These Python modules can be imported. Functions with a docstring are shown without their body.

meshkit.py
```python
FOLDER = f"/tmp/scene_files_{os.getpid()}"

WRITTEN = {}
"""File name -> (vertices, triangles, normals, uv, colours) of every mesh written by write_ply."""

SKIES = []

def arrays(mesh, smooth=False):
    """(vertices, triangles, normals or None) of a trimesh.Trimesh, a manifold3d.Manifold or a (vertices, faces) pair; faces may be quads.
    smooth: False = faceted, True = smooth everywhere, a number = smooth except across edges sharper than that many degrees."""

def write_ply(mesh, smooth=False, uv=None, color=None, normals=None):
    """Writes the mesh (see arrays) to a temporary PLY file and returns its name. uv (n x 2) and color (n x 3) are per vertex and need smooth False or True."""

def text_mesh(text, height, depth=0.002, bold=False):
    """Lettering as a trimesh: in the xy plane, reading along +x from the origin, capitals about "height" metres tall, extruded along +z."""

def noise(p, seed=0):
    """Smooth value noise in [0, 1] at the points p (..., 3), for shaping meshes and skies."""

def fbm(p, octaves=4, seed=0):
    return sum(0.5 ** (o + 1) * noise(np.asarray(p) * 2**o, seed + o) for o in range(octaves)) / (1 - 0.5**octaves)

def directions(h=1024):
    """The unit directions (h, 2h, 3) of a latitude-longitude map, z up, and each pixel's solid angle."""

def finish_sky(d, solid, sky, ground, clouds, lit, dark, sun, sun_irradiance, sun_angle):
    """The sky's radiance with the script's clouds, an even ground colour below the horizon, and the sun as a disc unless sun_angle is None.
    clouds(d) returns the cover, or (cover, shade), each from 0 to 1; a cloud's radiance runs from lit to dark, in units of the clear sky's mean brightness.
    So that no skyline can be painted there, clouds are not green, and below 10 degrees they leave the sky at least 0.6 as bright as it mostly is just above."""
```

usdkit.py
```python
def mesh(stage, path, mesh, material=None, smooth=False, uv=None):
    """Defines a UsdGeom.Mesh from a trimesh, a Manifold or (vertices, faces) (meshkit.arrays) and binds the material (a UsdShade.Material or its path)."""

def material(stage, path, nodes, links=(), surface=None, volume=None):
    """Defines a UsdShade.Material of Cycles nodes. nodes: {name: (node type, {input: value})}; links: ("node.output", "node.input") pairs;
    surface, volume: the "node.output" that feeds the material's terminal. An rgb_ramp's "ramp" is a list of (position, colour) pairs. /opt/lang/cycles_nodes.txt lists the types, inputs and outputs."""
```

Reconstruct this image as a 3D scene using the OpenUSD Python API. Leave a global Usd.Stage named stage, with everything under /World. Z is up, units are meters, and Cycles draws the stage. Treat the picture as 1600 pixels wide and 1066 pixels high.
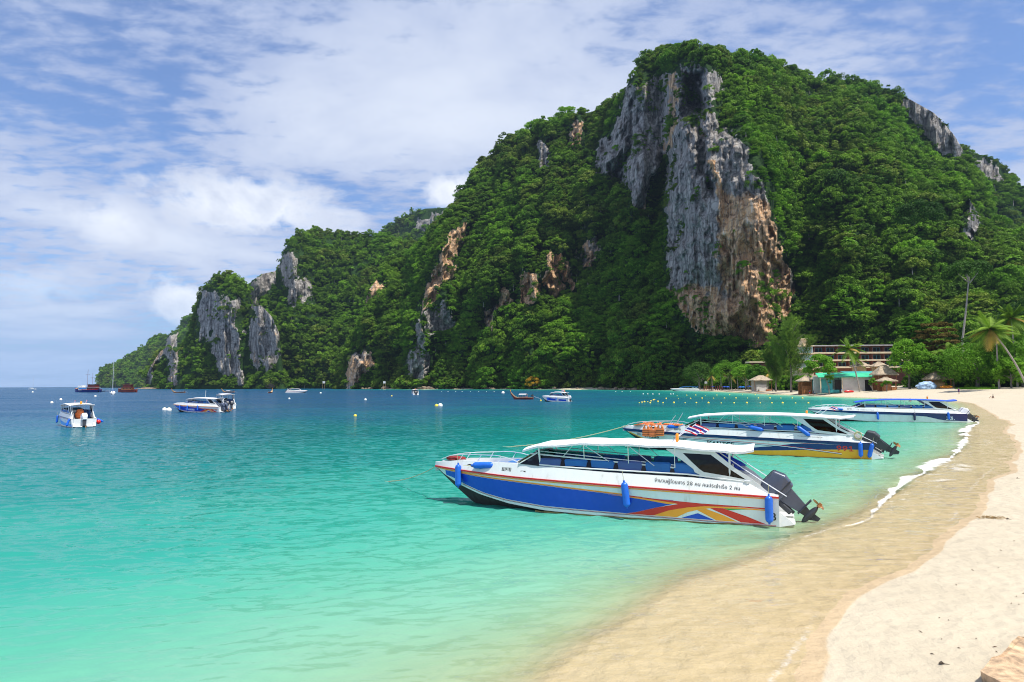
import math, random
import numpy as np, trimesh, shapely
import shapely.geometry as sg
import usdkit, meshkit
from pxr import Usd, UsdGeom, UsdLux, UsdShade, Gf, Sdf, Vt

stage = Usd.Stage.CreateInMemory()
UsdGeom.SetStageUpAxis(stage, 'Z'); UsdGeom.SetStageMetersPerUnit(stage, 1.0)
UsdGeom.Xform.Define(stage, '/World'); UsdGeom.Scope.Define(stage, '/World/Looks')
rng = np.random.default_rng(7); random.seed(7)

# ------------------------------------------------------------------ camera
CAM = np.array([0.0, 0.0, 4.7]); FPX = 1067.0; PITCH = math.atan(67.5 / FPX); ROLL = 0.0056
_F = np.array([0, math.cos(PITCH), math.sin(PITCH)]); _U0 = np.array([0, -math.sin(PITCH), math.cos(PITCH)]); _R0 = np.array([1.0, 0, 0])
_U = math.cos(ROLL) * _U0 + math.sin(ROLL) * _R0; _R = math.cos(ROLL) * _R0 - math.sin(ROLL) * _U0
cam = UsdGeom.Camera.Define(stage, '/World/camera')
cam.CreateHorizontalApertureAttr(36.0); cam.CreateVerticalApertureAttr(24.0); cam.CreateFocalLengthAttr(36.0 * FPX / 1600)
cam.CreateClippingRangeAttr(Gf.Vec2f(0.1, 60000)); cam.CreateExposureAttr(0.46)
m = Gf.Matrix4d(1); m.SetRow(0, Gf.Vec4d(*_R, 0)); m.SetRow(1, Gf.Vec4d(*_U, 0)); m.SetRow(2, Gf.Vec4d(*(-_F), 0)); m.SetRow(3, Gf.Vec4d(*CAM, 1))
UsdGeom.Xformable(cam).AddTransformOp().Set(m)

# ------------------------------------------------------------------ sun and sky
SUN_EL = math.radians(66.0); SUN_AZ = math.radians(126.0)          # azimuth from +y towards +x
SUN = np.array([math.sin(SUN_AZ) * math.cos(SUN_EL), math.cos(SUN_AZ) * math.cos(SUN_EL), math.sin(SUN_EL)])
sun = UsdLux.DistantLight.Define(stage, '/World/sun'); sun.CreateNormalizeAttr(True); sun.CreateIntensityAttr(1.22); sun.CreateAngleAttr(0.5)
sun.CreateColorAttr(Gf.Vec3f(1.0, 0.95, 0.87))
z = Gf.Vec3d(*SUN); xx = Gf.Cross(Gf.Vec3d(0, 1, 0), z).GetNormalized(); yy = Gf.Cross(z, xx)
ms = Gf.Matrix4d(1); ms.SetRow(0, Gf.Vec4d(*xx, 0)); ms.SetRow(1, Gf.Vec4d(*yy, 0)); ms.SetRow(2, Gf.Vec4d(*z, 0))
UsdGeom.Xformable(sun).AddTransformOp().Set(ms)
SKY_STRENGTH = 0.098

def sky_material():
    n, l = {}, []
    def N(name, kind, ins=None, **con):
        n[name] = (kind, ins or {})
        for k, v in con.items(): l.append((v, name + '.' + k))
        return name
    def M(name, op, a=None, b=None, c=None, clamp=False):
        ins = {'math_type': op, 'use_clamp': clamp}
        for k, v in (('value1', a), ('value2', b), ('value3', c)):
            if v is None: continue
            if isinstance(v, str): l.append((v, name + '.' + k))
            else: ins[k] = float(v)
        n[name] = ('math', ins); return name + '.value'
    def smooth(name, v, a, b, t0=0.0, t1=1.0):
        n[name] = ('map_range', {'range_type': 'smoothstep', 'from_min': a, 'from_max': b, 'to_min': t0, 'to_max': t1, 'clamp': True}); l.append((v, name + '.value')); return name + '.result'
    N('sky', 'sky_texture', {'sky_type': 'single_scattering', 'sun_disc': False, 'sun_elevation': SUN_EL, 'sun_rotation': SUN_AZ, 'altitude': 5.0, 'air_density': 1.0, 'aerosol_density': 1.3, 'ozone_density': 1.6})
    N('tc', 'texture_coordinate'); N('sep', 'separate_xyz', None, vector='tc.generated')
    zc = M('zc', 'maximum', 'sep.z', 0.0); zp = M('zp', 'add', zc, 0.10)
    px, py = M('pxx', 'divide', 'sep.x', zp), M('pyy', 'divide', 'sep.y', zp)
    N('plane', 'combine_xyz', None, x=px, y=py)
    # high broken layer
    N('mapA', 'mapping', {'location': (7.21, 4.19, 0.0), 'rotation': (0, 0, 0.5), 'scale': (0.75, 0.9, 1)}, vector='plane.vector')
    N('nA', 'noise_texture', {'scale': 1.15, 'detail': 9.0, 'roughness': 0.56, 'distortion': 0.25}, vector='mapA.vector')
    N('mapB', 'mapping', {'location': (0.4, 2.3, 0.0), 'rotation': (0, 0, -0.25), 'scale': (1.0, 1.5, 1)}, vector='plane.vector')
    N('nB', 'noise_texture', {'scale': 8.5, 'detail': 6.0, 'roughness': 0.55, 'distortion': 0.2}, vector='mapB.vector')
    a = M('a1', 'multiply', 'nB.fac', 0.62); a = M('a2', 'add', 'nA.fac', a)
    hi = smooth('hi', a, 0.63, 0.85, 0.16, 0.95)
    # low cumulus: a field all round, in azimuth and elevation
    az = M('az', 'arctan2', 'sep.x', 'sep.y')
    el = M('el', 'arcsine', 'sep.z')
    N('ae', 'combine_xyz', None, x=az, y=el)
    N('mapC', 'mapping', {'location': (0.0, 0.0, 0.0), 'scale': (1.0, 1.35, 1)}, vector='ae.vector')
    N('nC', 'noise_texture', {'scale': 7.5, 'detail': 9.0, 'roughness': 0.6, 'distortion': 0.2}, vector='mapC.vector')
    N('nD', 'noise_texture', {'scale': 2.0, 'detail': 2.0, 'roughness': 0.5}, vector='mapC.vector')
    cum = None
    for i, (cx, cy, rx, ry, s) in enumerate(BLOBS):
        u = M(f'u{i}', 'divide', M(f'u0{i}', 'subtract', az, cx), rx); v = M(f'v{i}', 'divide', M(f'v0{i}', 'subtract', el, cy), ry)
        d = M(f'd{i}', 'sqrt', M(f'dd{i}', 'add', M(f'uu{i}', 'multiply', u, u), M(f'vv{i}', 'multiply', v, v)))
        d = M(f'dn{i}', 'add', d, M(f'nn{i}', 'multiply', M(f'nc{i}', 'subtract', 'nC.fac', 0.5), 3.6))
        k = M(f'ks{i}', 'multiply', smooth(f'k{i}', d, 1.0, 0.42), s)
        cum = k if cum is None else M(f'mx{i}', 'maximum', cum, k)
    cum = M('cumc', 'minimum', cum, 0.95)
    # haze band near the horizon and cloud colours
    tone = smooth('tone', 'nA.fac', 0.35, 0.75)
    N('hicol', 'mix', {'color1': (3.1, 3.8, 5.7), 'color2': (5.9, 6.4, 7.4)}, fac=tone)
    tone2 = smooth('tone2', 'nC.fac', 0.36, 0.66)
    N('cucol', 'mix', {'color1': (5.0, 5.5, 6.7), 'color2': (7.9, 8.2, 8.6)}, fac=tone2)
    N('skyt', 'mix', {'mix_type': 'multiply', 'fac': 1.0, 'color2': (0.74, 0.96, 1.28)}, color1='sky.color')
    N('m1', 'mix', None, fac=hi, color1='skyt.color', color2='hicol.color')
    N('m2', 'mix', None, fac=cum, color1='m1.color', color2='cucol.color')
    hz = smooth('hz', el, 0.17, -0.01, 0.0, 0.75)
    N('m3', 'mix', {'color2': (2.5, 4.0, 6.5)}, fac=hz, color1='m2.color')
    N('bg', 'background_shader', {'strength': SKY_STRENGTH}, color='m3.color')
    return usdkit.material(stage, '/World/Looks/sky_look', n, l, surface='bg.background')

def azel(px, py):
    d = _F + (px - 800) / FPX * _R + (533 - py) / FPX * _U
    return math.atan2(d[0], d[1]), math.atan2(d[2], math.hypot(d[0], d[1]))
BLOBS = []
for (bx, by, rx, ry, s) in ((385, 322, 125, 46, 1.0), (285, 470, 55, 45, 1.0), (170, 345, 75, 50, .55), (705, 300, 45, 30, 1.0), (50, 450, 95, 35, .45), (500, 345, 70, 28, .7)):
    a_, e_ = azel(bx, by); a2, _ = azel(bx + rx, by); _, e2 = azel(bx, by - ry)
    BLOBS.append((a_, e_, abs(a2 - a_) * 1.25, abs(e2 - e_) * 1.25, s))
for k in range(9):                                                 # the same clouds go on round the horizon
    BLOBS.append((1.1 + k * 0.55, 0.2 + 0.06 * math.sin(k * 2.3), 0.16, 0.07, 0.9)) if k < 3 else BLOBS.append((-0.9 - (k - 3) * 0.42, 0.2 + 0.05 * math.sin(k * 1.7), 0.15, 0.06, 0.9))
dome = UsdLux.DomeLight.Define(stage, '/World/sky'); dome.CreateIntensityAttr(1.0)
UsdShade.MaterialBindingAPI.Apply(dome.GetPrim()).Bind(sky_material())
dome.GetPrim().SetCustomDataByKey('kind', 'structure')

# ------------------------------------------------------------------ helpers
def ray(px, py):
    px, py = np.asarray(px, float), np.asarray(py, float)
    return _F + ((px - 800) / FPX)[..., None] * _R + ((533 - py) / FPX)[..., None] * _U
def at_y(px, py, Y):
    d = ray(px, py); return CAM + d * (np.asarray(Y, float) / d[..., 1])[..., None]
def at_z(px, py, Z=0.0):
    d = ray(px, py); return CAM + d * ((np.asarray(Z, float) - CAM[2]) / d[..., 2])[..., None]
used = {}
def numbered(name, parent='/World'):
    k = used.get((parent, name), 0); used[(parent, name)] = k + 1
    return name if k == 0 else f'{name}_{k:03d}'
def tag(p, label=None, cat=None, group=None, kind=None):
    p = p.GetPrim() if hasattr(p, 'GetPrim') else p
    for k, v in (('label', label), ('category', cat), ('group', group), ('kind', kind)):
        if v: p.SetCustomDataByKey(k, v)
    return p
def obj(name, mesh, mat, parent=None, smooth=False, kind=None, label=None):
    pp = str(parent.GetPath()) if parent is not None else '/World'
    path = pp + '/' + numbered(name, pp)
    pr = usdkit.mesh(stage, path, mesh, mat, smooth).GetPrim()
    tag(pr, label=label, kind=kind)
    return pr
def thing(name, label, cat, loc=(0, 0, 0), rotz=0.0, group=None, rot=None, scale=None):
    x = UsdGeom.Xform.Define(stage, '/World/' + numbered(name))
    x.AddTranslateOp().Set(Gf.Vec3d(*map(float, loc)))
    if rot is not None: x.AddRotateXYZOp().Set(Gf.Vec3f(*map(float, rot)))
    elif rotz: x.AddRotateZOp().Set(math.degrees(rotz))
    if scale is not None: x.AddScaleOp().Set(Gf.Vec3f(*([scale] * 3 if np.ndim(scale) == 0 else scale)))
    return tag(x, label, cat, group)
def copy_of(src, label, loc, rotz=0.0, group=None, scale=None, rot=None, name=None):
    was = src.GetCustomData()
    r = thing(name or src.GetName().rstrip('0123456789').rstrip('_'), label, was['category'], loc, rotz, group or was.get('group'), rot, scale)
    r.GetReferences().AddInternalReference(src.GetPath()); r.SetInstanceable(True)
    return r
def cat(*ms):
    ms = [m_ for m_ in ms if m_ is not None]
    out = []
    for m_ in ms:
        if isinstance(m_, (tuple, list)): v, f, _ = meshkit.arrays(m_); m_ = trimesh.Trimesh(v, f, process=False)
        out.append(m_)
    return trimesh.util.concatenate(out)
def box(sx, sy, sz, at=(0, 0, 0), rz=0.0, bevel=0.0):
    if bevel > 0:
        h = np.array([sx, sy, sz]) / 2; b = min(bevel, h.min() * .95); pts = []
        for s in np.ndindex(2, 2, 2):
            c = (np.array(s) * 2 - 1)
            for k in range(3):
                q = h - b; q[k] = h[k]; pts.append(c * q)
        m_ = trimesh.convex.convex_hull(np.array(pts))
    else: m_ = trimesh.creation.box((sx, sy, sz))
    if rz: m_.apply_transform(trimesh.transformations.rotation_matrix(rz, (0, 0, 1)))
    m_.apply_translation(at); return m_
def tube(points, radii, sides=8, caps=True):
    p = np.asarray(points, float); n = len(p); radii = np.broadcast_to(radii, (n,)).astype(float)
    t = np.gradient(p, axis=0); t /= np.linalg.norm(t, axis=1, keepdims=True) + 1e-12
    ref = np.array([0, 0, 1.0]) if abs(t[:, 2]).mean() < 0.85 else np.array([1.0, 0, 0])
    a = np.cross(t, ref); a /= np.linalg.norm(a, axis=1, keepdims=True) + 1e-12; b = np.cross(t, a)
    ang = np.arange(sides) * 2 * np.pi / sides
    v = p[:, None] + radii[:, None, None] * (np.cos(ang)[None, :, None] * a[:, None] + np.sin(ang)[None, :, None] * b[:, None])
    i, j = np.meshgrid(np.arange(n - 1), np.arange(sides), indexing='ij')
    q = np.stack([i * sides + j, i * sides + (j + 1) % sides, (i + 1) * sides + (j + 1) % sides, (i + 1) * sides + j], -1).reshape(-1, 4)
    f = np.vstack([q[:, [0, 2, 1]], q[:, [0, 3, 2]]]); v = v.reshape(-1, 3)
    if caps:
        v = np.vstack([v, p[:1], p[-1:]]); c0, c1 = len(v) - 2, len(v) - 1
        j = np.arange(sides); k = (j + 1) % sides
        f = np.vstack([f, np.stack([np.full(sides, c0), j, k], 1), np.stack([np.full(sides, c1), (n - 1) * sides + k, (n - 1) * sides + j], 1)])
    return trimesh.Trimesh(v, f, process=False)
def grid_faces(nr, nc):
    i, j = np.meshgrid(np.arange(nr - 1), np.arange(nc - 1), indexing='ij')
    a = i * nc + j
    return np.stack([a, a + 1, a + nc + 1, a + nc], -1).reshape(-1, 4)
def sheet(P, flip=False):
    nr, nc = P.shape[:2]; q = grid_faces(nr, nc)
    if flip: q = q[:, ::-1]
    return trimesh.Trimesh(P.reshape(-1, 3), np.vstack([q[:, [0, 1, 2]], q[:, [0, 2, 3]]]), process=False)
def sstep(x, a, b):
    t = np.clip((np.asarray(x, float) - a) / (b - a), 0, 1); return t * t * (3 - 2 * t)
def primvar(prim, name, vals):
    UsdGeom.PrimvarsAPI(prim).CreatePrimvar(name, Sdf.ValueTypeNames.FloatArray, 'vertex').Set(Vt.FloatArray.FromNumpy(np.asarray(vals, np.float32)))
# ------------------------------------------------------------------ materials
LK = '/World/Looks/'
def plain(name, col, rough=0.5, metal=0.0, vary=0.08, scale=3.0, coat=0.0, bump=0.0, spec=0.5):
    """A painted or moulded surface with slight uneven tone and gloss."""
    c = np.array(col, float)
    n = {'tc': ('texture_coordinate', {}), 'n': ('noise_texture', {'scale': scale, 'detail': 5.0, 'roughness': 0.6}),
         'r': ('rgb_ramp', {'ramp': [(0.3, tuple(c * (1 - vary))), (0.7, tuple(np.minimum(c * (1 + vary), 1)))]}),
         'rr': ('map_range', {'from_min': 0.3, 'from_max': 0.7, 'to_min': max(rough - .07, .02), 'to_max': min(rough + .1, 1)}),
         'p': ('principled_bsdf', {'metallic': metal, 'coat_weight': coat, 'specular_ior_level': spec})}
    l = [('tc.object', 'n.vector'), ('n.fac', 'r.fac'), ('r.color', 'p.base_color'), ('n.fac', 'rr.value'), ('rr.result', 'p.roughness')]
    if bump:
        n['nb'] = ('noise_texture', {'scale': scale * 12, 'detail': 4.0}); n['b'] = ('bump', {'strength': 0.6, 'distance': bump})
        l += [('tc.object', 'nb.vector'), ('nb.fac', 'b.height'), ('b.normal', 'p.normal')]
    return usdkit.material(stage, LK + name, n, l, surface='p.BSDF')
# ================================================================== shoreline, beach, sea
SHORE = np.array([(1.5, -6), (1.7, 2), (2.6, 7), (3.95, 10.7), (5.25, 12.6), (7.15, 15.3), (9.0, 17.4), (11.1, 19.4), (13.8, 22.0), (18.1, 27.6), (22.0, 32.5), (28.0, 39.5), (36, 50), (47, 66), (56, 78), (63, 90), (72, 104), (88, 130), (101, 152), (107, 168), (109, 190), (108, 215), (108.5, 264), (113, 320), (116.6, 377), (113, 440), (105, 482), (52, 557), (-20, 640), (-106, 706), (-204, 836), (-322, 929), (-450, 1010), (-620, 1166)], float)
def spline(P, n):
    from scipy.interpolate import PchipInterpolator
    t = np.concatenate([[0], np.cumsum(np.linalg.norm(np.diff(P, axis=0), axis=1))])
    f = PchipInterpolator(t, P); return f(np.concatenate([np.linspace(0, 120, n // 2), np.linspace(120.5, t[-1], n // 2)]))
_sh = spline(SHORE, 1600)
_land = sg.Polygon(np.vstack([_sh, [(-620, 3000), (3000, 3000), (3000, -6)]]))
shapely.prepare(_land)
_shline = sg.LineString(_sh); _tree = shapely.STRtree([sg.LineString(_sh[i:i + 9]) for i in range(0, len(_sh) - 1, 8)])
from scipy.spatial import cKDTree
_den = np.array([_shline.interpolate(q).coords[0] for q in np.concatenate([np.arange(0, 60, .08), np.arange(60, _shline.length, .5)])])
_kd = cKDTree(_den)
def shore_dist(x, y):
    """Metres inland of the water's edge (negative in the water)."""
    x, y = np.asarray(x, float), np.asarray(y, float)
    d = _kd.query(np.stack([x.ravel(), y.ravel()], 1), workers=-1)[0].reshape(x.shape)
    return np.where(shapely.contains_xy(_land, x, y), d, -d)
def sand_z(x, y, s=None):
    s = shore_dist(x, y) if s is None else s
    far = sstep(y, 60, 140)
    wob = (meshkit.noise(np.stack([x * .22, y * .22, x * 0], -1), 3) - .5) * 1.3 + (meshkit.noise(np.stack([x * .7, y * .7, x * 0 + 4], -1), 5) - .5) * .5
    q = s + wob * sstep(-s, -8, -1) * (1 - far) * 0.55
    q = np.where(q < 0, q / (1 + .40 * sstep(-y, -20, -10)), q)
    near = np.interp(q, [-400, -120, -60, -30, -16, -9, -5, -3.4, -2.6, -0.0, 3, 8, 25, 45, 400], [-14, -8, -5.2, -3.3, -2.0, -1.15, -.62, -.3, -.085, 0.0, .17, .62, 1.7, 2.0, 2.4])
    farz = np.interp(q, [-400, -120, -60, -30, -16, -6, 0, 6, 25, 45, 90, 400], [-16, -9, -5.6, -3.0, -1.6, -.5, 0.0, .55, 2.1, 2.7, 3.1, 4.0])
    zz = near * (1 - far) + farz * far
    fp = meshkit.fbm(np.stack([x * 1.6, y * 1.6, x * 0 + 9], -1), 3, 11) - .5
    bumps = sstep(s, 1.5, 5) * fp * .10 * (1 - .5 * far)
    return zz + bumps

sand_look = usdkit.material(stage, LK + 'sand_look', {
    'g': ('geometry', {}), 'at': ('attribute', {'attribute': 'wet'}),
    'n1': ('noise_texture', {'scale': .35, 'detail': 6.0, 'roughness': .6}), 'n2': ('noise_texture', {'scale': 45.0, 'detail': 3.0}), 'n3': ('noise_texture', {'scale': 2.2, 'detail': 6.0, 'roughness': .65}),
    'dry': ('rgb_ramp', {'ramp': [(.3, (.425, .368, .272)), (.7, (.485, .424, .318))]}),
    'wetc': ('rgb_ramp', {'ramp': [(.3, (.43, .32, .19)), (.7, (.49, .37, .225))]}),
    'grain': ('map_range', {'from_min': .2, 'from_max': .8, 'to_min': .90, 'to_max': 1.06}),
    'wn': ('math', {'math_type': 'multiply_add', 'value2': .35, 'value3': -.175}), 'wa': ('math', {'math_type': 'add'}),
    'ws': ('map_range', {'range_type': 'smoothstep', 'from_min': .38, 'from_max': .62, 'clamp': True}),
    'mx': ('mix', {}), 'mg': ('mix', {'mix_type': 'multiply', 'fac': 1.0}),
    'ro': ('map_range', {'to_min': .95, 'to_max': .42}),
    'hsum': ('math', {'math_type': 'multiply_add', 'value2': .06}), 'vo': ('voronoi_texture', {'feature': 'smooth_f1', 'scale': 2.6, 'smoothness': .35}), 'hv': ('math', {'math_type': 'multiply_add', 'value2': .55}),
    'b': ('bump', {'strength': .7, 'distance': .18}), 'p': ('principled_bsdf', {'specular_ior_level': .35})},
    [('g.position', 'n1.vector'), ('g.position', 'n2.vector'), ('g.position', 'n3.vector'), ('n1.fac', 'dry.fac'), ('n1.fac', 'wetc.fac'), ('n2.fac', 'grain.value'),
     ('n3.fac', 'wn.value1'), ('wn.value', 'wa.value1'), ('at.fac', 'wa.value2'), ('wa.value', 'ws.value'), ('ws.result', 'mx.fac'), ('dry.color', 'mx.color1'), ('wetc.color', 'mx.color2'),
     ('mx.color', 'mg.color1'), ('grain.result', 'mg.color2'), ('mg.color', 'p.base_color'), ('ws.result', 'ro.value'), ('ro.result', 'p.roughness'),
     ('n2.fac', 'hsum.value1'), ('n3.fac', 'hsum.value3'), ('g.position', 'vo.vector'), ('vo.distance', 'hv.value1'), ('hsum.value', 'hv.value3'), ('hv.value', 'b.height'), ('b.normal', 'p.normal')], surface='p.BSDF')

def fan(t0, t1, nt, ys):
    t = np.linspace(t0, t1, nt); X = ys[:, None] * t[None]; Y = np.broadcast_to(ys[:, None], X.shape)
    return X, Y.copy()
ys = np.concatenate([np.geomspace(6.5, 60, 330), np.geomspace(60.5, 760, 190)])
X, Y = fan(-1.0, 1.05, 520, ys)
S = shore_dist(X, Y); Z = sand_z(X, Y, S)
beach = obj('beach_sand', sheet(np.stack([X, Y, Z], -1)), sand_look, smooth=True, kind='structure')
wn = meshkit.fbm(np.stack([X * .5, Y * .5, X * 0], -1), 3, 21) - .5
wet = sstep(.0 - S + wn * 1.5, -.12, .12)
primvar(beach, 'wet', np.maximum(wet, sstep(.05 - Z, 0, .025)).ravel())

# ---- sea
def wave_h(x, y):
    """Small wind ripples on the water, metres."""
    d = np.hypot(x, y)
    w = meshkit.noise(np.stack([x * .35, y * .35, x * 0], -1), 31) - .5
    xr, yr = x * .956 + y * .292, -x * .292 + y * .956       # crests run nearly along x, slightly oblique
    h = .066 * (meshkit.noise(np.stack([xr * .55 + w, yr * 1.5 + w * 2, x * 0], -1), 41) - .5)
    h += .050 * (meshkit.noise(np.stack([xr * 1.3, yr * 3.6 + w, x * 0 + 3], -1), 43) - .5)
    h += .022 * (meshkit.noise(np.stack([xr * 3.3, yr * 8.2, x * 0 + 7], -1), 47) - .5)
    return h
ys = np.concatenate([np.geomspace(6.0, 70, 640), np.geomspace(70.4, 400, 150), np.geomspace(410, 14000, 60)])
X, Y = fan(-1.15, 1.15, 620, ys)
S = shore_dist(X, Y)
dep = np.maximum(-sand_z(X, Y, S), 0)
dep = np.where(Y > 720, np.maximum(dep, 9), dep)
amp = sstep(dep, 0.02, 1.0) * .85 + .10
ZW = wave_h(X, Y) * amp * (1 - sstep(Y, 45, 75))
bore = np.exp(-((S + 2.9 + .5 * (meshkit.noise(np.stack([X * .3, Y * .3, X * 0], -1), 61) - .5)) / .28) ** 2) * .07 * (1 - sstep(Y, 70, 110)) * (.35 + .65 * sstep(Y, 15, 26))
ZW += bore + .02
def water_material():
    n = {'g': ('geometry', {}), 'd': ('attribute', {'attribute': 'water_depth'}), 'fo': ('attribute', {'attribute': 'foam'}),
         'dn': ('noise_texture', {'scale': .06, 'detail': 4.0, 'roughness': .6}), 'dnm': ('map_range', {'from_min': .2, 'from_max': .8, 'to_min': .72, 'to_max': 1.28}), 'dm': ('math', {'math_type': 'multiply'}),
         'dl': ('math', {'math_type': 'divide', 'value2': 10.0}), 'ds': ('math', {'math_type': 'sqrt', 'use_clamp': True}),
         'col': ('rgb_ramp', {'ramp': [(0.0, (.40, .42, .26)), (.17, (.30, .50, .30)), (.27, (.155, .42, .295)), (.34, (.075, .345, .245)), (.44, (.028, .265, .205)), (.56, (.006, .165, .145)), (.68, (.002, .115, .120)), (.82, (.003, .080, .130)), (1.0, (.003, .052, .120))]}),
         'op': ('rgb_ramp', {'ramp': [(0.0, (0, 0, 0)), (.09, (.05, .05, .05)), (.17, (.42, .42, .42)), (.26, (.74, .74, .74)), (.40, (.93, .93, .93)), (.6, (1, 1, 1)), (1.0, (1, 1, 1))]}),
         'm1': ('mapping', {'scale': (.62, 1.7, 1), 'rotation': (0, 0, -.28)}), 'n1': ('noise_texture', {'scale': 1.9, 'detail': 4.0, 'roughness': .6, 'distortion': .4}),
         'm2': ('mapping', {'scale': (.012, .034, .1), 'rotation': (0, 0, -.1)}), 'n2': ('noise_texture', {'scale': 1.0, 'detail': 4.0, 'roughness': .6, 'distortion': .3}),
         'gust': ('map_range', {'from_min': .35, 'from_max': .65, 'to_min': .35, 'to_max': 1.0, 'clamp': True}),
         'c0': ('vector_math', {'math_type': 'subtract', 'vector2': (.5, .5, .5)}), 'c1': ('vector_math', {'math_type': 'multiply', 'vector2': (.92, 1.40, 0)}), 'c2': ('vector_math', {'math_type': 'scale'}),
         'c3': ('vector_math', {'math_type': 'add'}), 'sp': ('separate_xyz', {}), 'sy': ('map_range', {'range_type': 'smoothstep', 'from_min': 25.0, 'from_max': 120.0, 'to_min': 1.0, 'to_max': 2.3, 'clamp': True}), 'gm': ('math', {'math_type': 'multiply'}), 'b': ('vector_math', {'math_type': 'normalize'}),
         'tr': ('transparent_bsdf', {'color': (.97, 1.0, .985)}), 'df': ('diffuse_bsdf', {}), 'gl': ('glossy_bsdf', {'color': (1, 1, 1), 'distribution': 'ggx'}), 'gr': ('map_range', {'range_type': 'smoothstep', 'from_min': 25.0, 'from_max': 140.0, 'to_min': .04, 'to_max': .15, 'clamp': True}), 'fr': ('fresnel', {'IOR': 1.33}), 'fq': ('math', {'math_type': 'multiply', 'value2': .50}),
         'body': ('mix_closure', {}), 'surf': ('mix_closure', {}),
         'fm': ('mapping', {'scale': (1, 1, 1)}), 'fn': ('noise_texture', {'scale': 7.0, 'detail': 8.0, 'roughness': .78, 'distortion': .8}), 'fa': ('math', {'math_type': 'add'}), 'fs': ('map_range', {'range_type': 'smoothstep', 'from_min': .72, 'from_max': 1.38, 'to_max': .86, 'clamp': True}),
         'fd': ('diffuse_bsdf', {'color': (.86, .86, .84)}), 'out': ('mix_closure', {})}
    l = [('g.position', 'dn.vector'), ('dn.fac', 'dnm.value'), ('dnm.result', 'dm.value1'), ('d.fac', 'dm.value2'), ('dm.value', 'dl.value1'), ('dl.value', 'ds.value1'), ('ds.value', 'col.fac'), ('ds.value', 'op.fac'),
         ('g.position', 'm1.vector'), ('m1.vector', 'n1.vector'), ('g.position', 'm2.vector'), ('m2.vector', 'n2.vector'), ('n1.color', 'c0.vector1'), ('c0.vector', 'c1.vector1'), ('c1.vector', 'c2.vector1'), ('n2.fac', 'gust.value'), ('g.position', 'sp.vector'), ('sp.y', 'sy.value'), ('sp.y', 'gr.value'), ('gr.result', 'gl.roughness'), ('sy.result', 'gm.value1'), ('gust.result', 'gm.value2'), ('gm.value', 'c2.scale'), ('c2.vector', 'c3.vector1'), ('g.normal', 'c3.vector2'), ('c3.vector', 'b.vector1'),
         ('b.vector', 'gl.normal'), ('b.vector', 'fr.normal'), ('b.vector', 'df.normal'), ('col.color', 'df.color'), ('op.color', 'body.fac'), ('tr.BSDF', 'body.closure1'), ('df.BSDF', 'body.closure2'),
         ('fr.fac', 'fq.value1'), ('fq.value', 'surf.fac'), ('body.closure', 'surf.closure1'), ('gl.BSDF', 'surf.closure2'),
         ('g.position', 'fn.vector'), ('fn.fac', 'fa.value1'), ('fo.fac', 'fa.value2'), ('fa.value', 'fs.value'), ('fs.result', 'out.fac'), ('surf.closure', 'out.closure1'), ('fd.BSDF', 'out.closure2')]
    return usdkit.material(stage, LK + 'sea_look', n, l, surface='out.closure')
sea = obj('sea', sheet(np.stack([X, Y, ZW], -1)), water_material(), smooth=True, kind='structure')
primvar(sea, 'water_depth', dep.ravel())
fn1 = meshkit.fbm(np.stack([X * .25, Y * .25, X * 0 + 2], -1), 3, 71)
fn2 = meshkit.fbm(np.stack([X * 1.3, Y * 1.3, X * 0 + 5], -1), 4, 73)
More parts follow.
